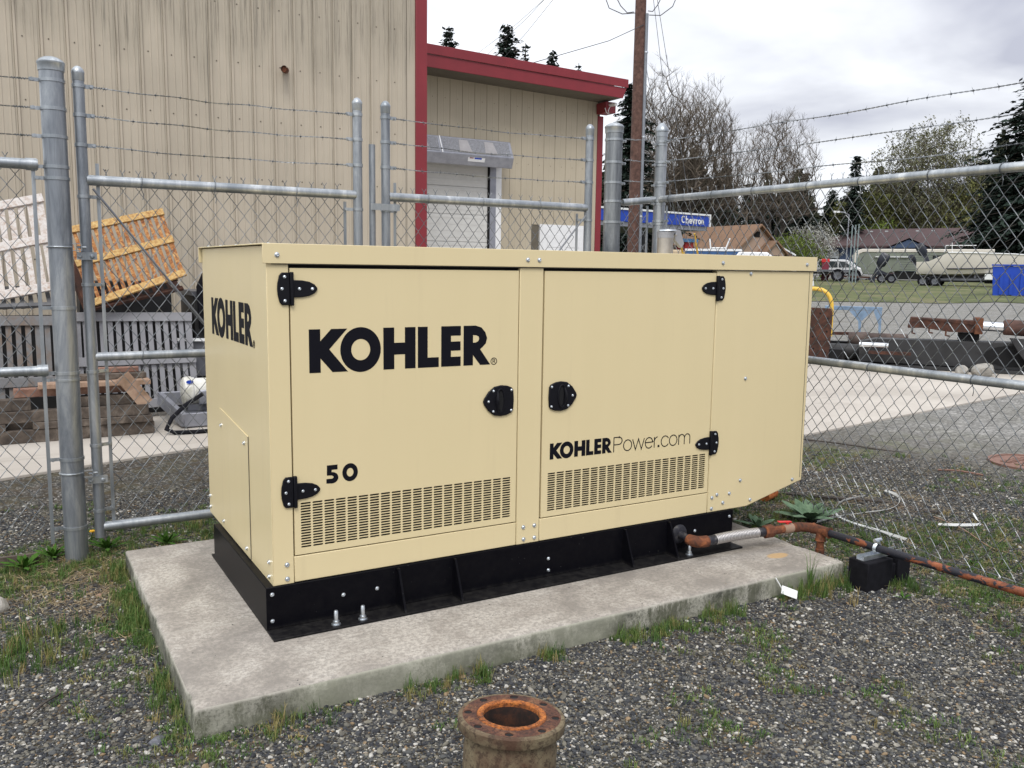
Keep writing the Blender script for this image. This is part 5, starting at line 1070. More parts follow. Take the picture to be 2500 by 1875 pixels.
fbox(MB(), F, 1.15, 2.3, -.1, .3, .62, 1.05).build('guide_board', 'white', bl)
fbox(MB(), F, -3.4, 1.0, .5, 1.9, .38, .60).build('dark_underbody', 'inside', bl); fbox(MB(), F, 1.1, 4.2, .6, 1.8, .30, .55).build('dark_underbody', 'inside', bl)  # black boxes added as underbody shadow below the hull
for u in (.4, 2.0): MB().obox(F(u, .7, .7), F(u, .8, 1.15), .15, .2).build('bunk', 'metaldark', bl)
F, o_ = frame(52.70, 86, 0); outboard(F, 0, 0, 1.5, -25, 1.5, 'black outboard motor standing left of the boat, in front of the trailer')
t = thing('engine_stand', 'dark wheeled stand holding the single black outboard motor', 'stand', o_); 
MB().obox(F(-.4, 0, 1.1), F(.9, 0, .5), .5, .5).build('frame', 'motorblack', t); 
for u in (.2, 1.0): wheel(t, F, u, -.2, .42)
MB().obox(F(-3.0, 0, .55), F(.2, 0, .45), .12, .16).build('drawbar', 'rust_br', t)
F, o_ = frame(50.93, 88, 0); ft = thing('flatbed_trailer', 'dark flatbed trailer with double tyres in front of the minivan', 'trailer', o_)
fbox(MB(), F, -6, .9, 0, 2.4, .92, 1.12).build('deck', 'metaldark', ft); fbox(MB(), F, -6, .2, .3, 2.1, .70, .90).build('dark_underbody', 'blackiron', ft)
for u in (-.9, .55): wheel(ft, F, u, .1, .60, .5); wheel(ft, F, u, 2.2, .60, .5)
F, o_ = frame(49.72, 90, 0); rp = thing('red_pump', 'red metal fuel pump box by the poles in front of the minivan', 'pump', o_)
fbox(MB(), F, -.5, .15, 0, .5, .0, 1.75).build('cabinet', plain('pump_dark_red', (.16, .012, .03), .5), rp, bevel=.04); fbox(MB(), F, -.55, .20, -.03, .53, 1.76, 2.1).build('head', plain('pump_bright_red', (.50, .015, .015), .5), rp, bevel=.04)
F, o_ = frame(58.63, 62, 0, .22); bb = thing('blue_bin', 'bright blue ribbed plastic bin at the right edge of the far yard', 'bin', o_)
mb = MB(); mb.add([F(.12, 0, 0), F(4.1, 0, 0), F(4.1, 1.9, 0), F(.12, 1.9, 0), F(0, -.1, 1.86), F(4.2, -.1, 1.9), F(4.2, 2, 1.9), F(0, 2, 1.86)], [(0, 3, 2, 1), (0, 1, 5, 4), (1, 2, 6, 5), (2, 3, 7, 6), (3, 0, 4, 7)]); mb.build('bin_body', 'blue', bb, bevel=.03)
for i in range(7): MB().add([F(.45+i*.55, -.10, .15), F(.62+i*.55, -.10, .15), F(.62+i*.55, -.17, 1.4), F(.45+i*.55, -.17, 1.4), F(.45+i*.55, 0, .15), F(.62+i*.55, 0, .15), F(.62+i*.55, -.0, 1.4), F(.45+i*.55, 0, 1.4)], [(0, 1, 2, 3), (0, 3, 7, 4), (1, 5, 6, 2), (3, 2, 6, 7), (0, 4, 5, 1)]).build('rib', 'blue', bb)
fbox(MB(), F, -.05, 4.25, -.18, 2.05, 1.91, 1.99).build('rim', 'blue', bb)
for i in range(3): fbox(MB(), F, .5+i*1.1, 1.1+i*1.1, -.03, .02, .0, .12).build('fork_slot', 'inside', bb)
# ---- light poles and far utility poles
F, o_ = frame(51.20, 84, 0); lp = thing('pole_cluster', 'three slim grey-green poles standing together by the blue house corner', 'poles', o_)
for u in (-.28, 0, .26): MB().tube([F(u, 0, 0), F(u, 0, 5.1+.3*u)], .055, 8).build('pole', plain('grey_green_pole', (.20, .25, .26), .5), lp, smooth=True)
F, o_ = frame(50.78, 96, 0); sl = thing('street_lamp', 'thin street lamp with a small white head left of the blue house roof', 'street lamp', o_)
MB().tube([F(0, 0, 0), F(0, 0, 6.5), F(-.5, 0, 6.75), F(-1.0, 0, 6.8)], .05, 6).build('pole', 'metalgrey', sl, smooth=True); fbox(MB(), F, -1.5, -.9, -.1, .1, 6.72, 6.9).build('lamp_head', 'white', sl)
for az_, d_, h, lab in ((44.81, 104, 7.6, 'far thin utility pole standing above the beige house roof'), (42.66, 118, 9.0, 'far dark utility pole just right of the Chevron sign'), (57.81, 150, 9.5, 'far pale utility pole above the blue house roof')):
    F, o_ = frame(az_, d_, 0); fp_ = thing('utility_pole', lab, 'utility pole', o_); MB().tube([F(0, 0, 0), F(0, 0, h)], [.17, .12], 8).build('pole', 'bark2', fp_, smooth=True); fbox(MB(), F, -.9, .9, -.05, .05, h-.6, h-.45).build('crossarm', 'bark2', fp_)
# ---- yard machinery
F, o_ = frame(49.56, 15.8, 8, 0)
sp = thing('steel_plate', 'upright brown rusty steel plate with bolt holes beside the generator right edge', 'steel plate', F(0, 0, .5))
mb = MB(); mb.prism([(-.45, .12), (.145, .14), (.165, .45), (.175, .92), (.14, .99), (-.45, 1.0)], 0, .05, lambda u, v, w: F(u, w, v)); mb.build('plate', 'rust_br', sp, bevel=.008)
for u, v in ((.10, .82), (.09, .24), (-.02, .90), (.10, .60), (-.12, .5), (-.10, .3)): MB().lathe(F(u, -.002, v), [(.016, 0), (.016, .004), (0, .004)], 8, rot=Vector((F(0, -1, 0)[0]-F(0, 0, 0)[0], F(0, -1, 0)[1]-F(0, 0, 0)[1], 0)).to_track_quat('Z', 'Y').to_matrix()).build('hole', 'inside', sp)
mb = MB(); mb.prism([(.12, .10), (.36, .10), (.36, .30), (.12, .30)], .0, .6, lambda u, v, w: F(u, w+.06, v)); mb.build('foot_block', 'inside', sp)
yh = thing('hoop_rail', 'yellow bent tube hoop rising behind the rusty plate', 'rail', F(0, .2, .6))
MB().tube([F(-.75, .3, .9), F(-.75, .3, 1.12)]+bend(F(-.75, .3, 1.15), F(-.75, .3, 1.31), F(-.60, .3, 1.31), 5)+bend(F(-.18, .3, 1.31), F(.118, .3, 1.31), F(.118, .3, .96), 8)+[F(.118, .3, .5)], .036, 12).build('hoop', 'yellow', yh, smooth=True)
F, o_ = frame(53.08, 16.6, -4, 0)

cy = thing('hydraulic_cylinders', 'two dark hydraulic cylinders lying one over the other on the drive', 'cylinder', F(-.6, 0, .2))
def hcyl(par, F, u0, u1, w, z, r, mat='blackiron', rod=None):
    a, b = Vector(F(u0, w, z)), Vector(F(u1, w, z)); MB().tube([a, a+(b-a)*.02, b-(b-a)*.03, b], [r*.9, r, r, r*.8], 20).build('barrel', mat, par, smooth=True)
    if rod: MB().tube([b, Vector(F(rod, w, z-.01))], r*.30, 12).build('rod', 'chrome', par, smooth=True)
hcyl(cy, F, -1.05, .16, -.30, .245, .125, 'blackiron'); hcyl(cy, F, -.55, .42, .05, .415, .135, m_rust('oily_brown_steel', (.035, .025, .022), (.075, .052, .045), (.13, .10, .085), 4), .80); MB().tube([F(.15, -.30, .19), F(.62, -.30, .17)], .035, 10).build('rod', 'chrome', cy, smooth=True)
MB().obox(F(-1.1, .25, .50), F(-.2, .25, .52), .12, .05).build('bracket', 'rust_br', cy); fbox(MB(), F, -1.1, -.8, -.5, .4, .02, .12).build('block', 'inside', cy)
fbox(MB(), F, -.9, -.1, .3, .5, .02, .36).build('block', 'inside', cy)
F, o_ = frame(56.67, 16.0, -4, 0)
bm_ = thing('steel_beam', 'long dark grey steel girder lying on the drive at the right', 'beam', F(.5, 0, .2))
mb = MB(); mb.prism([(-1.35, .10), (3.2, .06), (3.2, .62), (1.0, .52), (-1.1, .50), (-1.35, .44)], 0, .35, lambda u, v, w: F(u, w, v)); mb.build('web', 'blackiron', bm_, bevel=.01)
fbox(MB(), F, -1.45, 3.3, -.12, .45, .03, .08).build('flange', 'blackiron', bm_); MB().tube([F(-1.35, -.16, .40), F(-.9, -.16, .40)], .045, 10).build('rod', 'chrome', bm_, smooth=True)
MB().obox(F(-1.2, -.17, .28), F(-.55, -.17, .28), .08, .05).build('bracket', 'rust_br', bm_)
mb = MB(); mb.prism(arc(.95, .30, .42, .17, 0, 345, 20), -.012, -.002, lambda u, v, w: F(u, w, v)); mb.build('opening', 'inside', bm_)
fbox(MB(), F, .15, .45, .05, .30, .53, .64).build('packer', 'inside', bm_)
rb_ = thing('rusty_boom', 'rusty brown boom arm with a bright polished rod lying on the dark girder', 'boom', F(.2, .1, .75))
mb = MB(); mb.prism([(-.62, .70), (-.58, .88), (-.05, .86), (.42, .85), (.42, .66), (.0, .66), (-.4, .71)], -.05, .25, lambda u, v, w: F(u, w, v)); mb.build('arm', 'rust_br', rb_, bevel=.008)
fbox(MB(), F, .36, .48, -.09, .30, .64, .90).build('collar', m_rust('orange_brown_collar', (.04, .014, .008), (.10, .034, .014), (.17, .065, .028), 8), rb_, bevel=.006)
for u, h in ((-.55, .62), (-.30, .64), (-.05, .60)): MB().tube([F(u, -.06, .70), F(u, -.06, h), F(u+.06, -.06, h-.01)], .014, 6).build('lug', 'rust_br', rb_)
MB().tube([F(.485, .08, .765), F(.80, .08, .755)], .078, 18).build('rod', 'chrome', rb_, smooth=True); MB().tube([F(.78, .08, .76), F(.80, .08, .76), F(1.85, .08, .72)], [.10, .125, .125], 20).build('barrel', m_rust('brown_cylinder', (.04, .02, .016), (.085, .042, .032), (.15, .075, .055), 4), rb_, smooth=True)
MB().tube([F(1.38, .08, .735), F(1.46, .08, .732)], .142, 20).build('clamp', 'metaldark', rb_, smooth=True); fbox(MB(), F, 1.52, 1.85, -.14, .26, .56, .90).build('collar', 'rust_br', rb_); 
MB().prism([(.86, .60), (1.8, .56), (1.6, .10), (1.2, .12), (1.02, .34)], -.16, -.06, lambda u, v, w: F(u, w, v)).build('side_plate', 'blackiron', rb_, bevel=.006)
MB().obox(F(-.4, -.07, .86), F(.35, -.07, .80), .012, .012).build('pipe', 'rust_br', rb_)
def stone(name, label, x, y, z, s, mat='rock', seed=1, cat='stone', origin=True):
    q = random.Random(seed); import bmesh
    bm = bmesh.new(); bmesh.ops.create_icosphere(bm, subdivisions=3, radius=1)
    ph = [Vector((q.uniform(-1, 1), q.uniform(-1, 1), q.uniform(-1, 1))).normalized() for _ in range(9)]
    for v in bm.verts:
        d = v.co.normalized(); r = min(1.0, min((.72+.2*q_) / max(.05, d.dot(p)) for q_, p in zip((.1, .4, .2, .6, .3, .5, .2, .1, .4), ph) if d.dot(p) > .05) if any(d.dot(p) > .05 for p in ph) else 1); v.co = Vector((d.x*s[0], d.y*s[1], d.z*s[2]))*r
    me = bpy.data.meshes.new(name); bm.to_mesh(me); bm.free(); me.materials.append(M[mat]); ob = bpy.data.objects.new(name, me); COL.objects.link(ob); ob.location = (x, y, z); return tag(ob, label, cat)
x, y = pol(57.90, 16.0); stone('rock', 'pale grey rock lying on the drive in front of the dark girder', x-.35, y-.45, .10, (.24, .15, .13), seed=4)
x, y = pol(57.31, 15.6); stone('rock', 'smaller pinkish rock touching the left side of the pale rock', x-.2, y-.2, .09, (.12, .10, .10), seed=9)
F, o_ = frame(51.92, 19.5, 4, 0); bs = thing('steel_bracket', 'pale blue painted steel bracket standing like a low table behind the cylinders', 'bracket', o_)
fbox(MB(), F, -.75, .36, 0, .12, .82, .90).build('top_bar', 'bluesteel', bs, bevel=.006)
MB().prism([(.0, .815), (.30, .815), (.10, .60), (.10, .34), (.06, .34), (.04, .60), (-.15, .815)], .0, .02, lambda u, v, w: F(u-.12, w, v)).build('gusset', 'bluesteel', bs); MB().prism([(.20, .815), (.36, .815), (.36, .30), (.32, .30), (.31, .55)], -.01, .03, lambda u, v, w: F(u, w, v)).build('leg', 'bluesteel', bs)
fbox(MB(), F, -.75, -.70, 0, .05, .02, .81).build('leg', 'bluesteel', bs); fbox(MB(), F, .31, .35, .0, .05, .0, .295).build('leg', 'bluesteel', bs); fbox(MB(), F, -.06, -.02, .0, .05, .0, .335).build('leg', 'bluesteel', bs)
# manhole cover
mx_, my_ = 6.633, 0.646; t = thing('manhole_cover', 'rusty round manhole cover in the gravel at the right picture edge', 'manhole cover', (mx_, my_, 0))
MB().lathe((mx_, my_, -.01), [(.34, 0), (.34, .028), (.30, .030), (.30, .022), (0, .022)], 40).build('cover', 'kerbred', t, smooth=True)
for i in range(7):
    for k in range(3): MB().box(mx_-.2+i*.06, mx_-.165+i*.06, my_-.16+k*.12, my_-.08+k*.12, .0125, .020).build('tread', 'kerbred', t)
# plastic strap and twigs on the ground behind the fence
def gpath(name, label, cat, pts, r, mat, z=.012, flat=None):
    P = [Vector((x, y, z+.012*math.sin(i*1.7))) for i, (x, y) in enumerate(pts)]; sm = []
    for i in range(len(P)-1):
        a, b, c, d = P[max(i-1, 0)], P[i], P[i+1], P[min(i+2, len(P)-1)]
        for k in range(6):
            t = k/6; sm.append(.5*((2*b)+(c-a)*t+(2*a-5*b+4*c-d)*t*t+(3*b-a-3*c+d)*t**3))
    sm.append(P[-1]); mb = MB()
    if flat:
        vs = []
        for i, p in enumerate(sm):
            d = (sm[min(i+1, len(sm)-1)]-sm[max(i-1, 0)]).normalized(); s_ = Vector((-d.y, d.x, 0)); tw = .5+.5*math.sin(i*.22); o2 = s_*flat*(1-.6*tw)+Vector((0, 0, flat*.8*tw)); vs += [p-o2*.5+Vector((0, 0, .004)), p+o2*.5+Vector((0, 0, .008)), p+o2*.5+Vector((0, 0, .006)), p-o2*.5+Vector((0, 0, .002))]
        mb.add(vs, [(4*i+j, 4*i+(j+1) % 4, 4*i+4+(j+1) % 4, 4*i+4+j) for i in range(len(sm)-1) for j in range(4)])
    else: mb.tube(sm, r, 5)
    ob = mb.build(name, mat, origin=tuple(P[len(P)//2]), fix=False, smooth=not flat); return tag(ob, label, cat)
Q = lambda *a: [(a[i], a[i+1]) for i in range(0, len(a), 2)]
gpath('plastic_strap', 'looped white plastic strap on the weeds behind the fence, nearest the tee', 'strap', Q(4.613, 0.575, 4.522, 0.405, 4.406, 0.307, 4.234, 0.257, 3.955, 0.235, 3.690, 0.246, 3.536, 0.265), .01, 'strap', .02, .016)
gpath('plastic_strap', 'curled white plastic strap beginning beside the woolly plant', 'strap', Q(4.363, 0.549, 4.087, 0.507, 3.915, 0.433, 3.796, 0.318, 3.701, 0.128, 3.692, -0.061, 3.738, -0.241), .01, 'strap', .015, .013)
gpath('plastic_strap', 'short bent white plastic strap farthest right behind the fence', 'strap', Q(4.165, -0.153, 4.209, -0.235, 4.410, -0.271, 4.523, -0.186, 4.607, -0.102), .01, 'strap', .02, .014)
gpath('twig', 'long brown twig lying in the gravel beyond the fence, nearest the generator end', 'twig', Q(5.682, 2.264, 5.779, 1.893, 5.930, 1.654, 6.041, 1.460), .008, 'bark', .01)
gpath('rubber_strip', 'dark brown strip lying across the weeds under the fence', 'strip', Q(3.881, 0.950, 4.073, 0.636, 4.384, 0.402, 4.455, 0.166, 4.450, 0.034), .012, 'bark', .01)
gpath('twig', 'thin brown twig in the gravel left of the manhole cover', 'twig', Q(5.649, 0.853, 5.720, 0.721, 5.819, 0.576), .008, 'kerbred', .01)
gpath('twig', 'pale dry stalk lying in the grass at the lower right', 'twig', Q(4.347, 0.000, 4.215, -0.286, 4.058, -0.567, 4.098, -0.689), .004, 'timber_new', .01)
gpath('twig', 'dark straight twig lying in the gravel at the lower left', 'twig', Q(-0.893, -0.092, -0.839, -0.039, -0.782, 0.045), .005, 'bark', .012)

x, y = 3.696, 0.829; rc = MB(); rc.tube([(x-.05, y, .04), (x+.07, y+.03, .05)], .045, 12); tag(rc.build('rusty_can', m_rust('orange_can', (.2, .05, .015), (.45, .13, .03), (.5, .2, .06), 20), origin=(x, y, 0), smooth=True), 'orange rusty can on the ground below the chamfered generator corner', 'can')
# ================================================================ TREES
def bare_tree(name, label, az, d, h, spread, stems, seed, mat='bark', twig='bark2', lv=4, leaf=None, leaf_n=0, kids=5, r0=.22, lsz=.3, n_t=1000, zlow=.22, tw=4, tip=.9):
    """grows a skeleton towards points spread through a domed crown, then sizes the limbs by what they carry"""
    q = random.Random(seed); rg = np.random.default_rng(seed); x, y = pol(az, d); zb = terr(x, y)-.2; t = thing(name, label, 'tree', (x, y, zb)); R_ = spread*.5
    pos = [(0., 0., 0.)]; par = [-1]
    for s_ in range(stems):
        a = 6.283*s_/max(1, stems)+q.uniform(-.4, .4); e = q.uniform(.25, .75) if stems > 1 else .05; p = Vector((.2*math.cos(a), .2*math.sin(a), .2)); pi = 0; dr = Vector((math.cos(a)*e*R_/h*1.3, math.sin(a)*e*R_/h*1.3, 1)).normalized(); L_ = h*q.uniform(.45, .7)
        for k in range(9):
            p = p+dr*L_/9; dr = (dr+Vector((q.gauss(0, .05), q.gauss(0, .05), .03))).normalized(); pos.append(tuple(p)); par.append(pi); pi = len(pos)-1
    tips_l = []; T = []
    while len(T) < n_t:
        v = rg.normal(size=3); v /= np.linalg.norm(v); r = rg.random()**(1/3.6); lump = 1+.16*math.sin(v[0]*5+seed)+.12*math.sin(v[1]*7+seed*2)+.08*math.sin(v[2]*9+seed); p = v*r*lump*np.array([R_, R_, h*.44])+np.array([0, 0, h*.55])
        if p[2] > h*zlow and not (p[2] < h*.40 and np.hypot(p[0], p[1]) > R_*.8): T.append(p)
    T = np.array(T); T = T[np.argsort(np.linalg.norm(T-np.array([0, 0, h*.3]), axis=1))]
    cap = len(pos)+n_t*9; A = np.zeros((cap, 3)); A[:len(pos)] = pos; n = len(pos); seg = max(.45, h/30); tips = []
    for p in T:
        dv = p-A[1:n]; dist = np.linalg.norm(dv, axis=1)+1e-6; cost = dist*(1+2.3*np.maximum(0, .70-dv[:, 2]/dist)); i = int(np.argmin(cost))+1; dd = p-A[i]; L_ = np.linalg.norm(dd); m = max(1, min(8, int(L_/seg))); pi = i
        for k in range(1, m+1):
            f = k/m; w = A[i]+dd*f+np.array([0, 0, -.05*L_*math.sin(math.pi*f)])+rg.normal(size=3)*(.03*seg if k < m else 0); A[n] = w; par.append(pi); pi = n; n += 1
        tips.append(pi)
    cnt = [0]*n
    for i in tips: cnt[i] += 1
    for i in range(n-1, 0, -1): cnt[par[i]] += cnt[i]
    rad = [max(.011, r0*(c/n_t*max(1, stems)*.55)**.48) if c else .02 for c in cnt]; rad[0] = r0*1.2
    tr, cr_, lf = MB(), MB(), MB(); O = np.array([x, y, zb])
    for i in range(1, n):
        big = rad[i] > r0*.38; (tr if big else cr_).tube([tuple(A[par[i]]+O), tuple(A[i]+O)], [min(rad[par[i]], rad[i]*1.25), rad[i]], 6 if big else 3, caps=False)
    for i in tips:
        d0 = A[i]-A[par[i]]; d0 = d0/(np.linalg.norm(d0)+1e-6)
        for k in range(tw):
            dr = d0*1.1+rg.normal(size=3)*.36+np.array([0, 0, .22]); dr /= np.linalg.norm(dr); e = A[i]+O+dr*tip*rg.uniform(.5, 1.2); cr_.tube([tuple(A[i]+O), tuple(e)], [.010, .006], 3, caps=False)
            if leaf: tips_l.append(e)
    tr.build('trunk', mat, t, fix=False, smooth=True); cr_.build('branches', twig, t, fix=False)
    if leaf:
        for i in range(leaf_n):
            e = tips_l[q.randrange(len(tips_l))]; p = Vector(e)+Vector((q.gauss(0, .35), q.gauss(0, .35), q.gauss(0, .3))); s2 = lsz*q.uniform(.5, 1.3); a = Vector((q.gauss(0, 1), q.gauss(0, 1), q.gauss(0, 1))).normalized(); b = a.orthogonal().normalized(); c = a.cross(b)
            lf.quad(p-b*s2*.5, p+c*s2*.35, p+b*s2*.5)
        lf.build('foliage', leaf, t, fix=False)
    return t
def conifer_mesh(h, r, seed, dens=1.0, sz=.45, droop=.28, gap=.0):
    q = random.Random(seed); tk, cr_ = MB(), MB(); tk.tube([(0, 0, 0), (0, 0, h*.55), (0, 0, h)], [h*.022, h*.012, .03], 7, caps=False)
    n = int(h*3.4*dens)
    for i in range(n):
        tt = .10+.90*(i/n); z = h*tt; L0 = r*(1-tt)**.75*(1+.25*math.sin(i*1.9)+.15*q.random())+.12
        for k in range(q.randint(5, 7)):
            if q.random() < gap: continue
            a = q.uniform(0, 6.283); L_ = L0*q.uniform(.55, 1.15); dr = Vector((math.cos(a), math.sin(a), 0)); s_ = Vector((-dr.y, dr.x, 0))
            m = max(2, int(L_/sz*2.4)); 
            tk.tube([(0, 0, z), tuple(dr*L_*.9+Vector((0, 0, z-droop*L_*.8)))], [.05, .02], 3, caps=False)
            for j in range(m):
                f = (j+.5)/m; c = dr*L_*f+Vector((0, 0, z-droop*L_*f*f+.10*L_*f))
                for e in range(3):
                    w = sz*(1.15-.6*f)*q.uniform(.6, 1.3); o2 = s_*q.uniform(-.55, .55)*w*1.6+Vector((0, 0, q.uniform(-.25, .18)))*w+dr*q.uniform(-.3, .3)*w
                    dv = (dr*q.uniform(.2, 1)+s_*q.uniform(-1, 1)+Vector((0, 0, q.uniform(-.55, .15)))).normalized(); nn = dv.cross(Vector((q.gauss(0, .4), q.gauss(0, .4), 1))).normalized()
                    cr_.quad(c+o2-dv*w*.5, c+o2+nn*w*.28, c+o2+dv*w*.6, c+o2-nn*w*.25)
    return tk, cr_
CON = {}
def conifer(label, az, d, h, r, seed=1, mat='needle', sz=.45, dens=1., droop=.28, gap=0., base=None, name='conifer_tree'):
    x, y = pol(az, d); zb = terr(x, y)-.2 if base is None else base; t = thing(name, label, 'tree', (x, y, zb)); key = (h, r, seed, sz, dens, gap)
    tk, cr_ = conifer_mesh(h, r, seed, dens, sz, droop, gap)
    for m_ in (tk, cr_): m_.v = [(a+x, b+y, c+zb) for a, b, c in m_.v]
    tk.build('trunk', 'bark', t, fix=False); cr_.build('crown', mat, t, fix=False); return t
conifer('big dark conifer at the right picture edge, in front of the blue house end', 60.56, 110, 25.73-1, 9.2, 5, 'needle', 1.0, 1.4, .25, .05)
conifer('small pointed dark conifer rising alone between the bare tree and the pale green one', 51.01, 130, 17.34-1.3, 3.2, 2, 'needle2', .6, .9)
conifer('dark conifer behind the utility pole beside the red building corner', 37.45, 78, 16.92, 5.8, 11, 'needle', .55, 1.1, .3, .10)
conifer('tall dark conifer above the red fascia, second from the building corner', 29.62, 62, 17.87, 4.6, 21, 'needle', .42, 1.2, .1, .10)
conifer('grey-green conifer top nearest the red corner trim above the low roof', 25.96, 74, 20.55, 4.4, 22, 'needle2', .42, 1.0, .1, .15)
conifer('small conifer top showing third along the red roof edge', 32.44, 70, 17.97, 3.6, 23, 'needle', .42, 1.0, .1, .15)
conifer('thin conifer top poking over the middle of the red roof', 30.76, 84, 21.63, 2.4, 24, 'needle2', .42, .8, .2, .4)
conifer('faint small conifer tip near the right part of the red roof', 34.12, 90, 21.16, 2.2, 25, 'needle2', .42, .7, .2, .4)
conifer('dark conifer at the foot of the wide bare tree, right side', 43.54, 128, 16.41-1.2, 3.6, 31, 'needle', .6)
conifer('dark conifer in the far tree line left of the rounded bare tree', 44.84, 140, 14.81-1.4, 4.0, 32, 'needle', .65)
conifer('broad dark conifer in the far tree line above the beige house ridge', 46.02, 120, 12.48-1.2, 4.8, 33, 'needle', .65, 1.1)
conifer('dark conifer in the far tree line right of the rounded bare tree', 48.16, 134, 15.63-1.3, 3.8, 34, 'needle', .65)
conifer('low dark conifer behind the minivan and the poles', 49.82, 150, 14.49-1.5, 4.6, 35, 'needle2', .7)
conifer('dark conifer just left of the big one at the right edge', 58.28, 112, 11.47-1.0, 4.4, 36, 'needle', .55, 1.1)
conifer('dark conifer behind the Chevron sign', 40.84, 112, 12.39-1.1, 4.6, 37, 'needle', .6, 1.1)
conifer('dark conifer left behind the Chevron sign and the thick post', 38.92, 104, 12.66-1., 4.2, 38, 'needle', .6, 1.1)
bare_tree('bare_tree', 'large bare multi-stemmed tree directly right of the utility pole', 40.20, 95, 21.30, 10.5, 7, 4, r0=.28, n_t=1900, zlow=.40)
bare_tree('bare_tree', 'tall bare tree forming the right side of the big leafless group', 42.00, 97, 19.82, 9.0, 5, 8, r0=.26, n_t=1500, zlow=.36)
bare_tree('bare_tree', 'bare tree close behind the utility pole, left of the big leafless group', 38.74, 92, 19.38, 6.5, 3, 15, r0=.18, n_t=900)
bare_tree('bare_tree', 'slender bare tree between the two big leafless crowns', 43.43, 100, 17.27, 4.6, 2, 21, r0=.14, n_t=320)
bare_tree('bare_tree', 'rounded bare tree standing alone right of the leafless group', 46.40, 112, 19.86-.6, 9.9, 7, 5, 'bark', 'bark2', r0=.24, n_t=2100, zlow=.36)
bare_tree('budding_tree', 'wide rounded pale green budding tree above the blue house', 54.86, 150, 23.06-1, 15.0, 9, 12, 'bark', 'bark2', 4, 'leafp', 22000, 6, .22, .46, n_t=1800, tw=5)
bare_tree('budding_tree', 'olive-green budding tree in the tree line above the blue house left part', 53.33, 158, 14, 12, 5, 13, 'bark', 'bark2', 3, 'leafd', 7000, 6, .2, .7, n_t=500)
bare_tree('budding_tree', 'yellow-green budding tree in the tree line above the blue house right part', 56.72, 150, 13.0, 11, 5, 14, 'bark', 'bark2', 3, 'leafy', 6000, 6, .2, .6, n_t=500)
bare_tree('budding_tree', 'brownish green tree in the tree line above the poles', 51.87, 146, 12, 10, 5, 16, 'bark', 'bark2', 3, 'leafd', 7000, 6, .2, .7, n_t=500)
bare_tree('blossom_tree', 'small white blossoming tree between the beige house and the poles', 48.75, 118, 6.4, 6, 4, 17, 'bark', 'bark2', 3, 'blossom', 3600, 5, .1, .30, n_t=300, tip=.5)
bare_tree('bush', 'bright green bush right of the beige house', 47.56, 98, 4.4, 6, 5, 18, 'bark', 'bark2', 3, 'leafb', 5500, 6, .08, .3, n_t=250, zlow=.1, tip=.5)
bare_tree('bush', 'green bush behind the blue house roof left end', 51.92, 138, 7.0, 8, 5, 19, 'bark', 'bark2', 3, 'leafb', 5500, 6, .1, .45, n_t=250, zlow=.1, tip=.6)
# far wood behind everything: one mass
q = random.Random(77); mb = MB()
for i in range(30000):
    u = q.random(); az = 33+34*u; d = q.uniform(168, 215); top = 13.0+3.0*math.sin(az*1.1)+2.0*math.sin(az*2.9+1)+1.2*math.sin(az*7)+(4.0 if az > 57 or az < 44 else 0); x, y = pol(az, d)
    hz = 1.5+(top)*(q.random()**.75); c = Vector((x, y, terr(x, y)+hz-1)); s_ = q.uniform(.6, 1.5); a = Vector((q.gauss(0, 1), q.gauss(0, 1), q.gauss(0, 1))).normalized(); b = a.orthogonal().normalized(); e_ = a.cross(b)
    mb.quad(c-b*s_*.7, c+e_*s_*.6, c+b*s_*.7, c-e_*s_*.5)
tag(mb.build('woods', m_leaf('distant_wood', (.016, .021, .013), (.040, .043, .022), (.085, .085, .03), .06), fix=False, origin=(110, 90, 0)), 'distant mixed wood closing the far side of the yard', 'woods', kind='stuff')
# ================================================================ LOW PLANTS
def rosette(name, label, x, y, z, n, L_, w, mat, seed, up=.6, cat='plant', notch=0):
    q = random.Random(seed); t = thing(name, label, cat, (x, y, z))
    for i in range(n):
        a = i*2.4+q.uniform(-.2, .2); f = i/n; el = math.radians(24+62*f*up+q.uniform(-6, 6)); l = L_*(1-.45*f)*q.uniform(.85, 1.1); d = Vector((math.cos(a)*math.cos(el), math.sin(a)*math.cos(el), math.sin(el))); s_ = Vector((-math.sin(a), math.cos(a), 0)); nn = d.cross(s_)
        vs = []; K = 7
        for k in range(K):
            tt = k/(K-1); ww = w*(math.sin(math.pi*min(1, tt*.92+.06))**.75)*(1-.25*f)*(1-(notch*(k % 2))); c = Vector((x, y, z))+d*l*tt-Vector((0, 0, 1))*(.30*l*tt*tt)+Vector((0, 0, .01)); vs += [c-s_*ww/2-nn*ww*.16, c, c+s_*ww/2-nn*ww*.16]
        mb = MB(); mb.add(vs, [(3*k+j, 3*k+j+1, 3*k+4+j, 3*k+3+j) for k in range(K-1) for j in range(2)]); mb.build('leaf', mat, t, fix=False, smooth=True)
    return t
x, y = 3.545, 0.342; rosette('mullein_plant', 'large woolly grey-green rosette plant behind the red valve handle', x, y, 0, 15, .30, .085, 'mullein', 3)
x, y = 3.127, 0.377; rosette('mullein_plant', 'smaller woolly rosette plant behind the braided hose end', x, y, 0, 10, .17, .045, 'mullein', 5, .8)
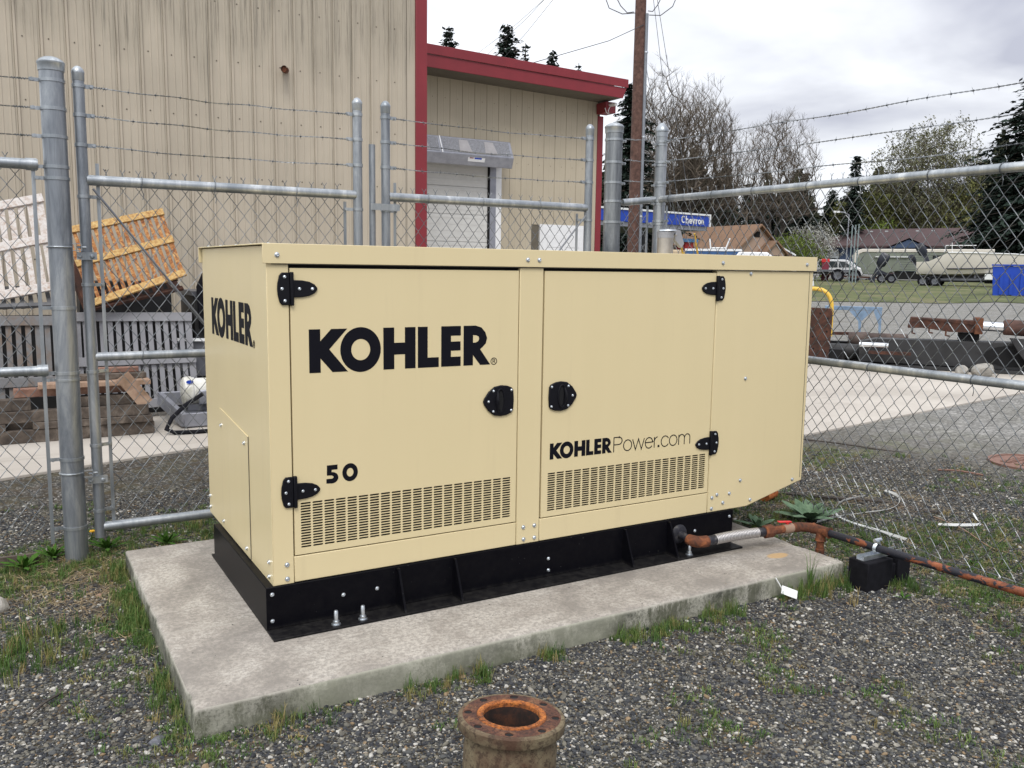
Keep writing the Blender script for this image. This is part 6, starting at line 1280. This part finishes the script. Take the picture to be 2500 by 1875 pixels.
for k, (u_, v_, l, lab) in enumerate((((-0.460, 1.765), 0, .16, 'green dandelion clump at the foot of the slim gate stile'), ((-0.868, 1.625), 0, .17, 'leafy green weed clump under the left fence panel, at the picture edge'), ((-0.152, 1.726), 0, .15, 'spiky green weed clump just behind the slab back edge'), ((-0.729, 1.750), 0, .15, 'leafy green weed clump left of the thick gate post'), ((2.869, -0.845), 0, .07, 'small pale weed in the gravel beside the black rubber block'), ((3.649, -0.712), 0, .07, 'small light green weed beneath the rusty pipe run'))):
    x, y = u_; rosette('weed_plant', lab, x, y, 0, 16 if l > .1 else 7, l, l*.20, 'weedleaf', 40+k, .9, 'weed', .35)
x, y = -0.526, 1.982; t = thing('dandelion', 'yellow dandelion flower beside the thick gate post', 'flower', (x, y, 0)); MB().tube([(x, y, 0), (x+.01, y, .055)], .003, 5).build('stem', 'weedleaf', t); MB().lathe((x+.01, y, .055), [(.004, 0), (.016, .006), (.014, .012), (0, .014)], 10).build('flower_head', plain('dandelion_yellow', (.80, .42, .01), .7), t)
x, y = -0.976, 1.071; stone('stone', 'large pale stone in the gravel at the left picture edge', x-.02, y, .02, (.06, .06, .045), seed=3); x, y = -0.522, -0.478; stone('stone', 'dark blue-grey cobble in front of the slab corner', x, y, .008, (.030, .024, .016), 'metaldark', 6); 
x, y = -0.567, 1.036; stone('stone', 'round tan pebble in the gravel left of the slab', x, y, .008, (.014, .013, .011), 'timber_new', 7)
# gravel and grass scattered as instances (nobody could count them)
protos = bpy.data.collections.new('gravel_shapes'); gprotos = bpy.data.collections.new('grass_shapes')
import bmesh
for k in range(7):
    q = random.Random(100+k); bm = bmesh.new(); bmesh.ops.create_icosphere(bm, subdivisions=1, radius=.5)
    sc = (q.uniform(.8, 1.3), q.uniform(.6, .95), q.uniform(.38, .62))
    for v in bm.verts: v.co = Vector((v.co.x*sc[0], v.co.y*sc[1], v.co.z*sc[2]))*q.uniform(.78, 1.12)
    me = bpy.data.meshes.new('pebble'); bm.to_mesh(me); bm.free(); me.materials.append(M['pebble'])
    if k % 2: me.polygons.foreach_set('use_smooth', [True]*len(me.polygons))
    protos.objects.link(bpy.data.objects.new('pebble', me))
def tuft(n, h, spread, seed, w=.0030, bendy=.5):
    q = random.Random(seed); mb = MB()
    for i in range(n):
        a = q.uniform(0, 6.283); b = q.uniform(0, 6.283); p = Vector((math.cos(a), math.sin(a), 0))*spread*q.random(); dr = Vector((math.cos(b), math.sin(b), 0)); s_ = Vector((-dr.y, dr.x, 0)); l = h*q.uniform(.45, 1.1); bd = bendy*q.uniform(.2, 1.1)
        P = [p, p+Vector((0, 0, l*.45))+dr*l*.12*bd, p+Vector((0, 0, l*.8))+dr*l*.38*bd, p+Vector((0, 0, l*(1-.25*bd)))+dr*l*.75*bd]; W_ = [w, w*.9, w*.6, w*.1]
        mb.add([P[j]+s_*W_[j]*e_ for j in range(4) for e_ in (-.5, .5)], [(0, 1, 3, 2), (2, 3, 5, 4), (4, 5, 7, 6)])
    me = bpy.data.meshes.new('tuft'); me.from_pydata([tuple(v) for v in mb.v], [], mb.f); me.materials.append(M['blade']); return me
for k, (n, h, s_, w, b) in enumerate(((16, .095, .035, .0034, .7), (12, .07, .03, .0028, .9), (22, .036, .035, .0026, 1.), (18, .03, .04, .003, 1.1), (9, .20, .02, .0045, .45), (14, .022, .045, .004, 1.3))):
    gprotos.objects.link(bpy.data.objects.new('tuft', tuft(n, h, s_, 200+k, w, b)))
def litter(seed):
    q = random.Random(seed); mb = MB()
    for i in range(9):
        a = q.uniform(0, 6.283); p = Vector((q.gauss(0, .03), q.gauss(0, .03), q.uniform(.004, .014))); d = Vector((math.cos(a), math.sin(a), q.uniform(-.1, .15))); s_ = Vector((-d.y, d.x, 0))*.0013; l = q.uniform(.02, .07); mb.quad(p-s_, p+s_, p+d*l+s_*.4, p+d*l-s_*.4)
    me = bpy.data.meshes.new('litter'); me.from_pydata([tuple(v) for v in mb.v], [], mb.f); me.materials.append(m_rand('dry_stalk', [(0., (.10, .06, .03)), (.5, (.22, .15, .08)), (1., (.42, .34, .2))], .8, 1)); return me
gprotos.objects.link(bpy.data.objects.new('tuft_dry', litter(3)))
def scatter(name, pts, scl, rot, idx, coll, label, cat):
    me = bpy.data.meshes.new(name); me.from_pydata(pts, [], [])
    for an, ty, dat in (('scl', 'FLOAT', scl), ('idx', 'INT', idx)): at_ = me.attributes.new(an, ty, 'POINT'); at_.data.foreach_set('value', dat)
    at_ = me.attributes.new('rot', 'FLOAT_VECTOR', 'POINT'); at_.data.foreach_set('vector', [c for r in rot for c in r])
    ob = bpy.data.objects.new(name, me); COL.objects.link(ob)
    ng = bpy.data.node_groups.new(name, 'GeometryNodeTree'); ng.interface.new_socket('Geometry', in_out='INPUT', socket_type='NodeSocketGeometry'); ng.interface.new_socket('Geometry', in_out='OUTPUT', socket_type='NodeSocketGeometry')
    gi, go = ng.nodes.new('NodeGroupInput'), ng.nodes.new('NodeGroupOutput'); ip = ng.nodes.new('GeometryNodeInstanceOnPoints'); ci = ng.nodes.new('GeometryNodeCollectionInfo')
    ci.inputs['Collection'].default_value = coll; ci.inputs['Separate Children'].default_value = True; ci.inputs['Reset Children'].default_value = True
    def na(an, ty): n_ = ng.nodes.new('GeometryNodeInputNamedAttribute'); n_.data_type = ty; n_.inputs['Name'].default_value = an; return n_.outputs['Attribute']
    lk = ng.links.new; lk(gi.outputs[0], ip.inputs['Points']); lk(ci.outputs[0], ip.inputs['Instance']); ip.inputs['Pick Instance'].default_value = True
    lk(na('idx', 'INT'), ip.inputs['Instance Index']); e2r = ng.nodes.new('FunctionNodeEulerToRotation'); lk(na('rot', 'FLOAT_VECTOR'), e2r.inputs[0]); lk(e2r.outputs[0], ip.inputs['Rotation']); lk(na('scl', 'FLOAT'), ip.inputs['Scale']); lk(ip.outputs[0], go.inputs[0])
    md = ob.modifiers.new('scatter', 'NODES'); md.node_group = ng; return tag(ob, label, cat, kind='stuff')
from mathutils import noise as mn
def inview(x, y):
    d = Vector((x, y, 0))-Vector((-.8944, -3.4492, 1.6)); z = d.dot(Fv)
    if z < .5: return False
    u, v = d.dot(R2)/z, d.dot(U2)/z; return abs(u) < .66 and -.52 < v < .2
def on_slab(x, y, m=0): return sx0-m < x < sx1+m and sy0-m < y < sy1+m
def mossy(x, y):
    """0..1: how much weeds and soil take over the stones"""
    n = mn.fractal(Vector((x*1.5+3, y*1.5, 0)), 1., 2., 4); f = .0
    if x > 2.9: f = .60 if x < 4.2-.25*y else .25
    if 1.2 < y < 2.2 and x < 2: f = .75
    if x < -.35: f = max(f, .40)
    f = max(f, .22); return max(0., min(1., f+n*.75))
q = random.Random(5); P_, Sx, Rx, Ix = [], [], [], []
while len(P_) < 170000:
    r = 1.2+7.2*(q.random()**1.15); a = math.radians(q.uniform(-8, 68)); x, y = CXY[0]+r*math.sin(a), CXY[1]+r*math.cos(a)
    if on_slab(x, y, -.005) or not inview(x, y) or y > 3.2: continue
    if q.random() < mossy(x, y)*(.80 if r < 7 else .5) or q.random() < (r-6.)/2.6 or y > 2.2+q.random(): continue
    s_ = .0048+.0105*q.random()**2.4+(.015 if q.random() < .022 else 0)+.0007*r; P_.append((x, y, s_*.12)); Sx.append(s_); Rx.append((q.uniform(-.35, .35), q.uniform(-.35, .35), q.uniform(0, 6.28))); Ix.append(q.randrange(7))
for i in range(90):
    x, y = q.uniform(sx0, sx1), q.uniform(sy0, -.12) if i % 3 else q.uniform(sy0, sy1); s_ = q.uniform(.003, .007); P_.append((x, y, sz+s_*.2)); Sx.append(s_); Rx.append((0, 0, q.random()*6)); Ix.append(q.randrange(7))
scatter('gravel', P_, Sx, Rx, Ix, protos, 'loose mixed grey and white gravel covering the enclosure ground', 'gravel')
P_, Sx, Rx, Ix = [], [], [], []
def put(x, y, s_, k): 
    if on_slab(x, y, .004): return
    P_.append((x, y, 0)); Sx.append(s_); Rx.append((q.uniform(-.15, .15), q.uniform(-.15, .15), q.uniform(0, 6.28))); Ix.append(k)
for i in range(20000):      # low moss and seedlings
    r = 1.5+7*q.random()**.9; a = math.radians(q.uniform(-8, 68)); x, y = CXY[0]+r*math.sin(a), CXY[1]+r*math.cos(a)
    if inview(x, y) and y < 3.0 and mossy(x, y) > q.uniform(.25, .80): put(x, y, q.uniform(.6, 1.2), q.choice((3, 5, 5, 2, 3, 5, 2)))
for i in range(300):        # along the slab's left side
    y = sy0+(sy1-sy0)*q.random()**.8; 
    if mn.noise(Vector((0, y*4, 2))) > -.15: put(sx0-.015-abs(q.gauss(0, .045)), y, q.uniform(.5, 1.0), q.choice((0, 0, 1, 2)))
for i in range(520):        # along the slab's front
    x = sx0+.2+(sx1-sx0-.2)*q.random()**.75; n_ = mn.noise(Vector((x*3, 5, 2)))
    if n_ > -.05: put(x, sy0-.012-abs(q.gauss(0, .05)), q.uniform(.35, .95), q.choice((0, 1, 2, 2, 1)))
for cx_, cy_, n_, sp_, ks, sc in ((-0.951, 0.519, 150, .13, (0, 0, 1), .9), (2.588, -0.532, 60, .07, (4, 0, 0), .95), (-0.370, 1.170, 34, .05, (0, 1), .8), (-0.346, 0.678, 60, .06, (0, 1), .9), (-0.324, 0.180, 36, .05, (0, 1), .8), (0.480, -0.423, 8, .02, (4, 4, 1), .9), (3.008, -0.756, 30, .05, (0, 1), .8), (-0.501, 1.592, 60, .12, (0, 1, 2), .7), (-0.833, 1.550, 130, .25, (0, 1, 2), .8), (3.428, -0.150, 40, .15, (2, 1), .9), (3.187, -1.098, 50, .12, (1, 2), .8), (1.844, -0.603, 30, .06, (1, 2), .8), (-0.053, 2.033, 60, .15, (0, 1), .8), (3.314, 0.380, 60, .15, (1, 0, 2), .8), (5.834, 0.760, 20, .05, (1, 2), .8), (5.867, 1.355, 14, .05, (1,), .8)):
    for i in range(n_): put(cx_+q.gauss(0, sp_), cy_+q.gauss(0, sp_), sc*q.uniform(.5, 1.15), q.choice(ks))
for i in range(1500): x = 3.45+q.uniform(-.7, 1.2); y = q.uniform(-1.6, 1.6); (mossy(x, y) > .55) and put(x, y, q.uniform(.4, .9), q.choice((1, 2, 2, 3)))
for i in range(800):
    x, y = (q.gauss(-.5, .35), q.gauss(1.25, .35)) if i % 2 else (q.uniform(2.9, 4.8), q.uniform(-1.6, 1.8)); put(x, y, q.uniform(.6, 1.3), 6)
for i in range(260): put(2.83+abs(q.gauss(0, .12)), q.uniform(-.5, 1.4), q.uniform(.4, .9), q.choice((1, 2, 3)))
scatter('grass', P_, Sx, Rx, Ix, gprotos, 'tufts of grass and moss growing through the gravel and along the slab', 'grass')
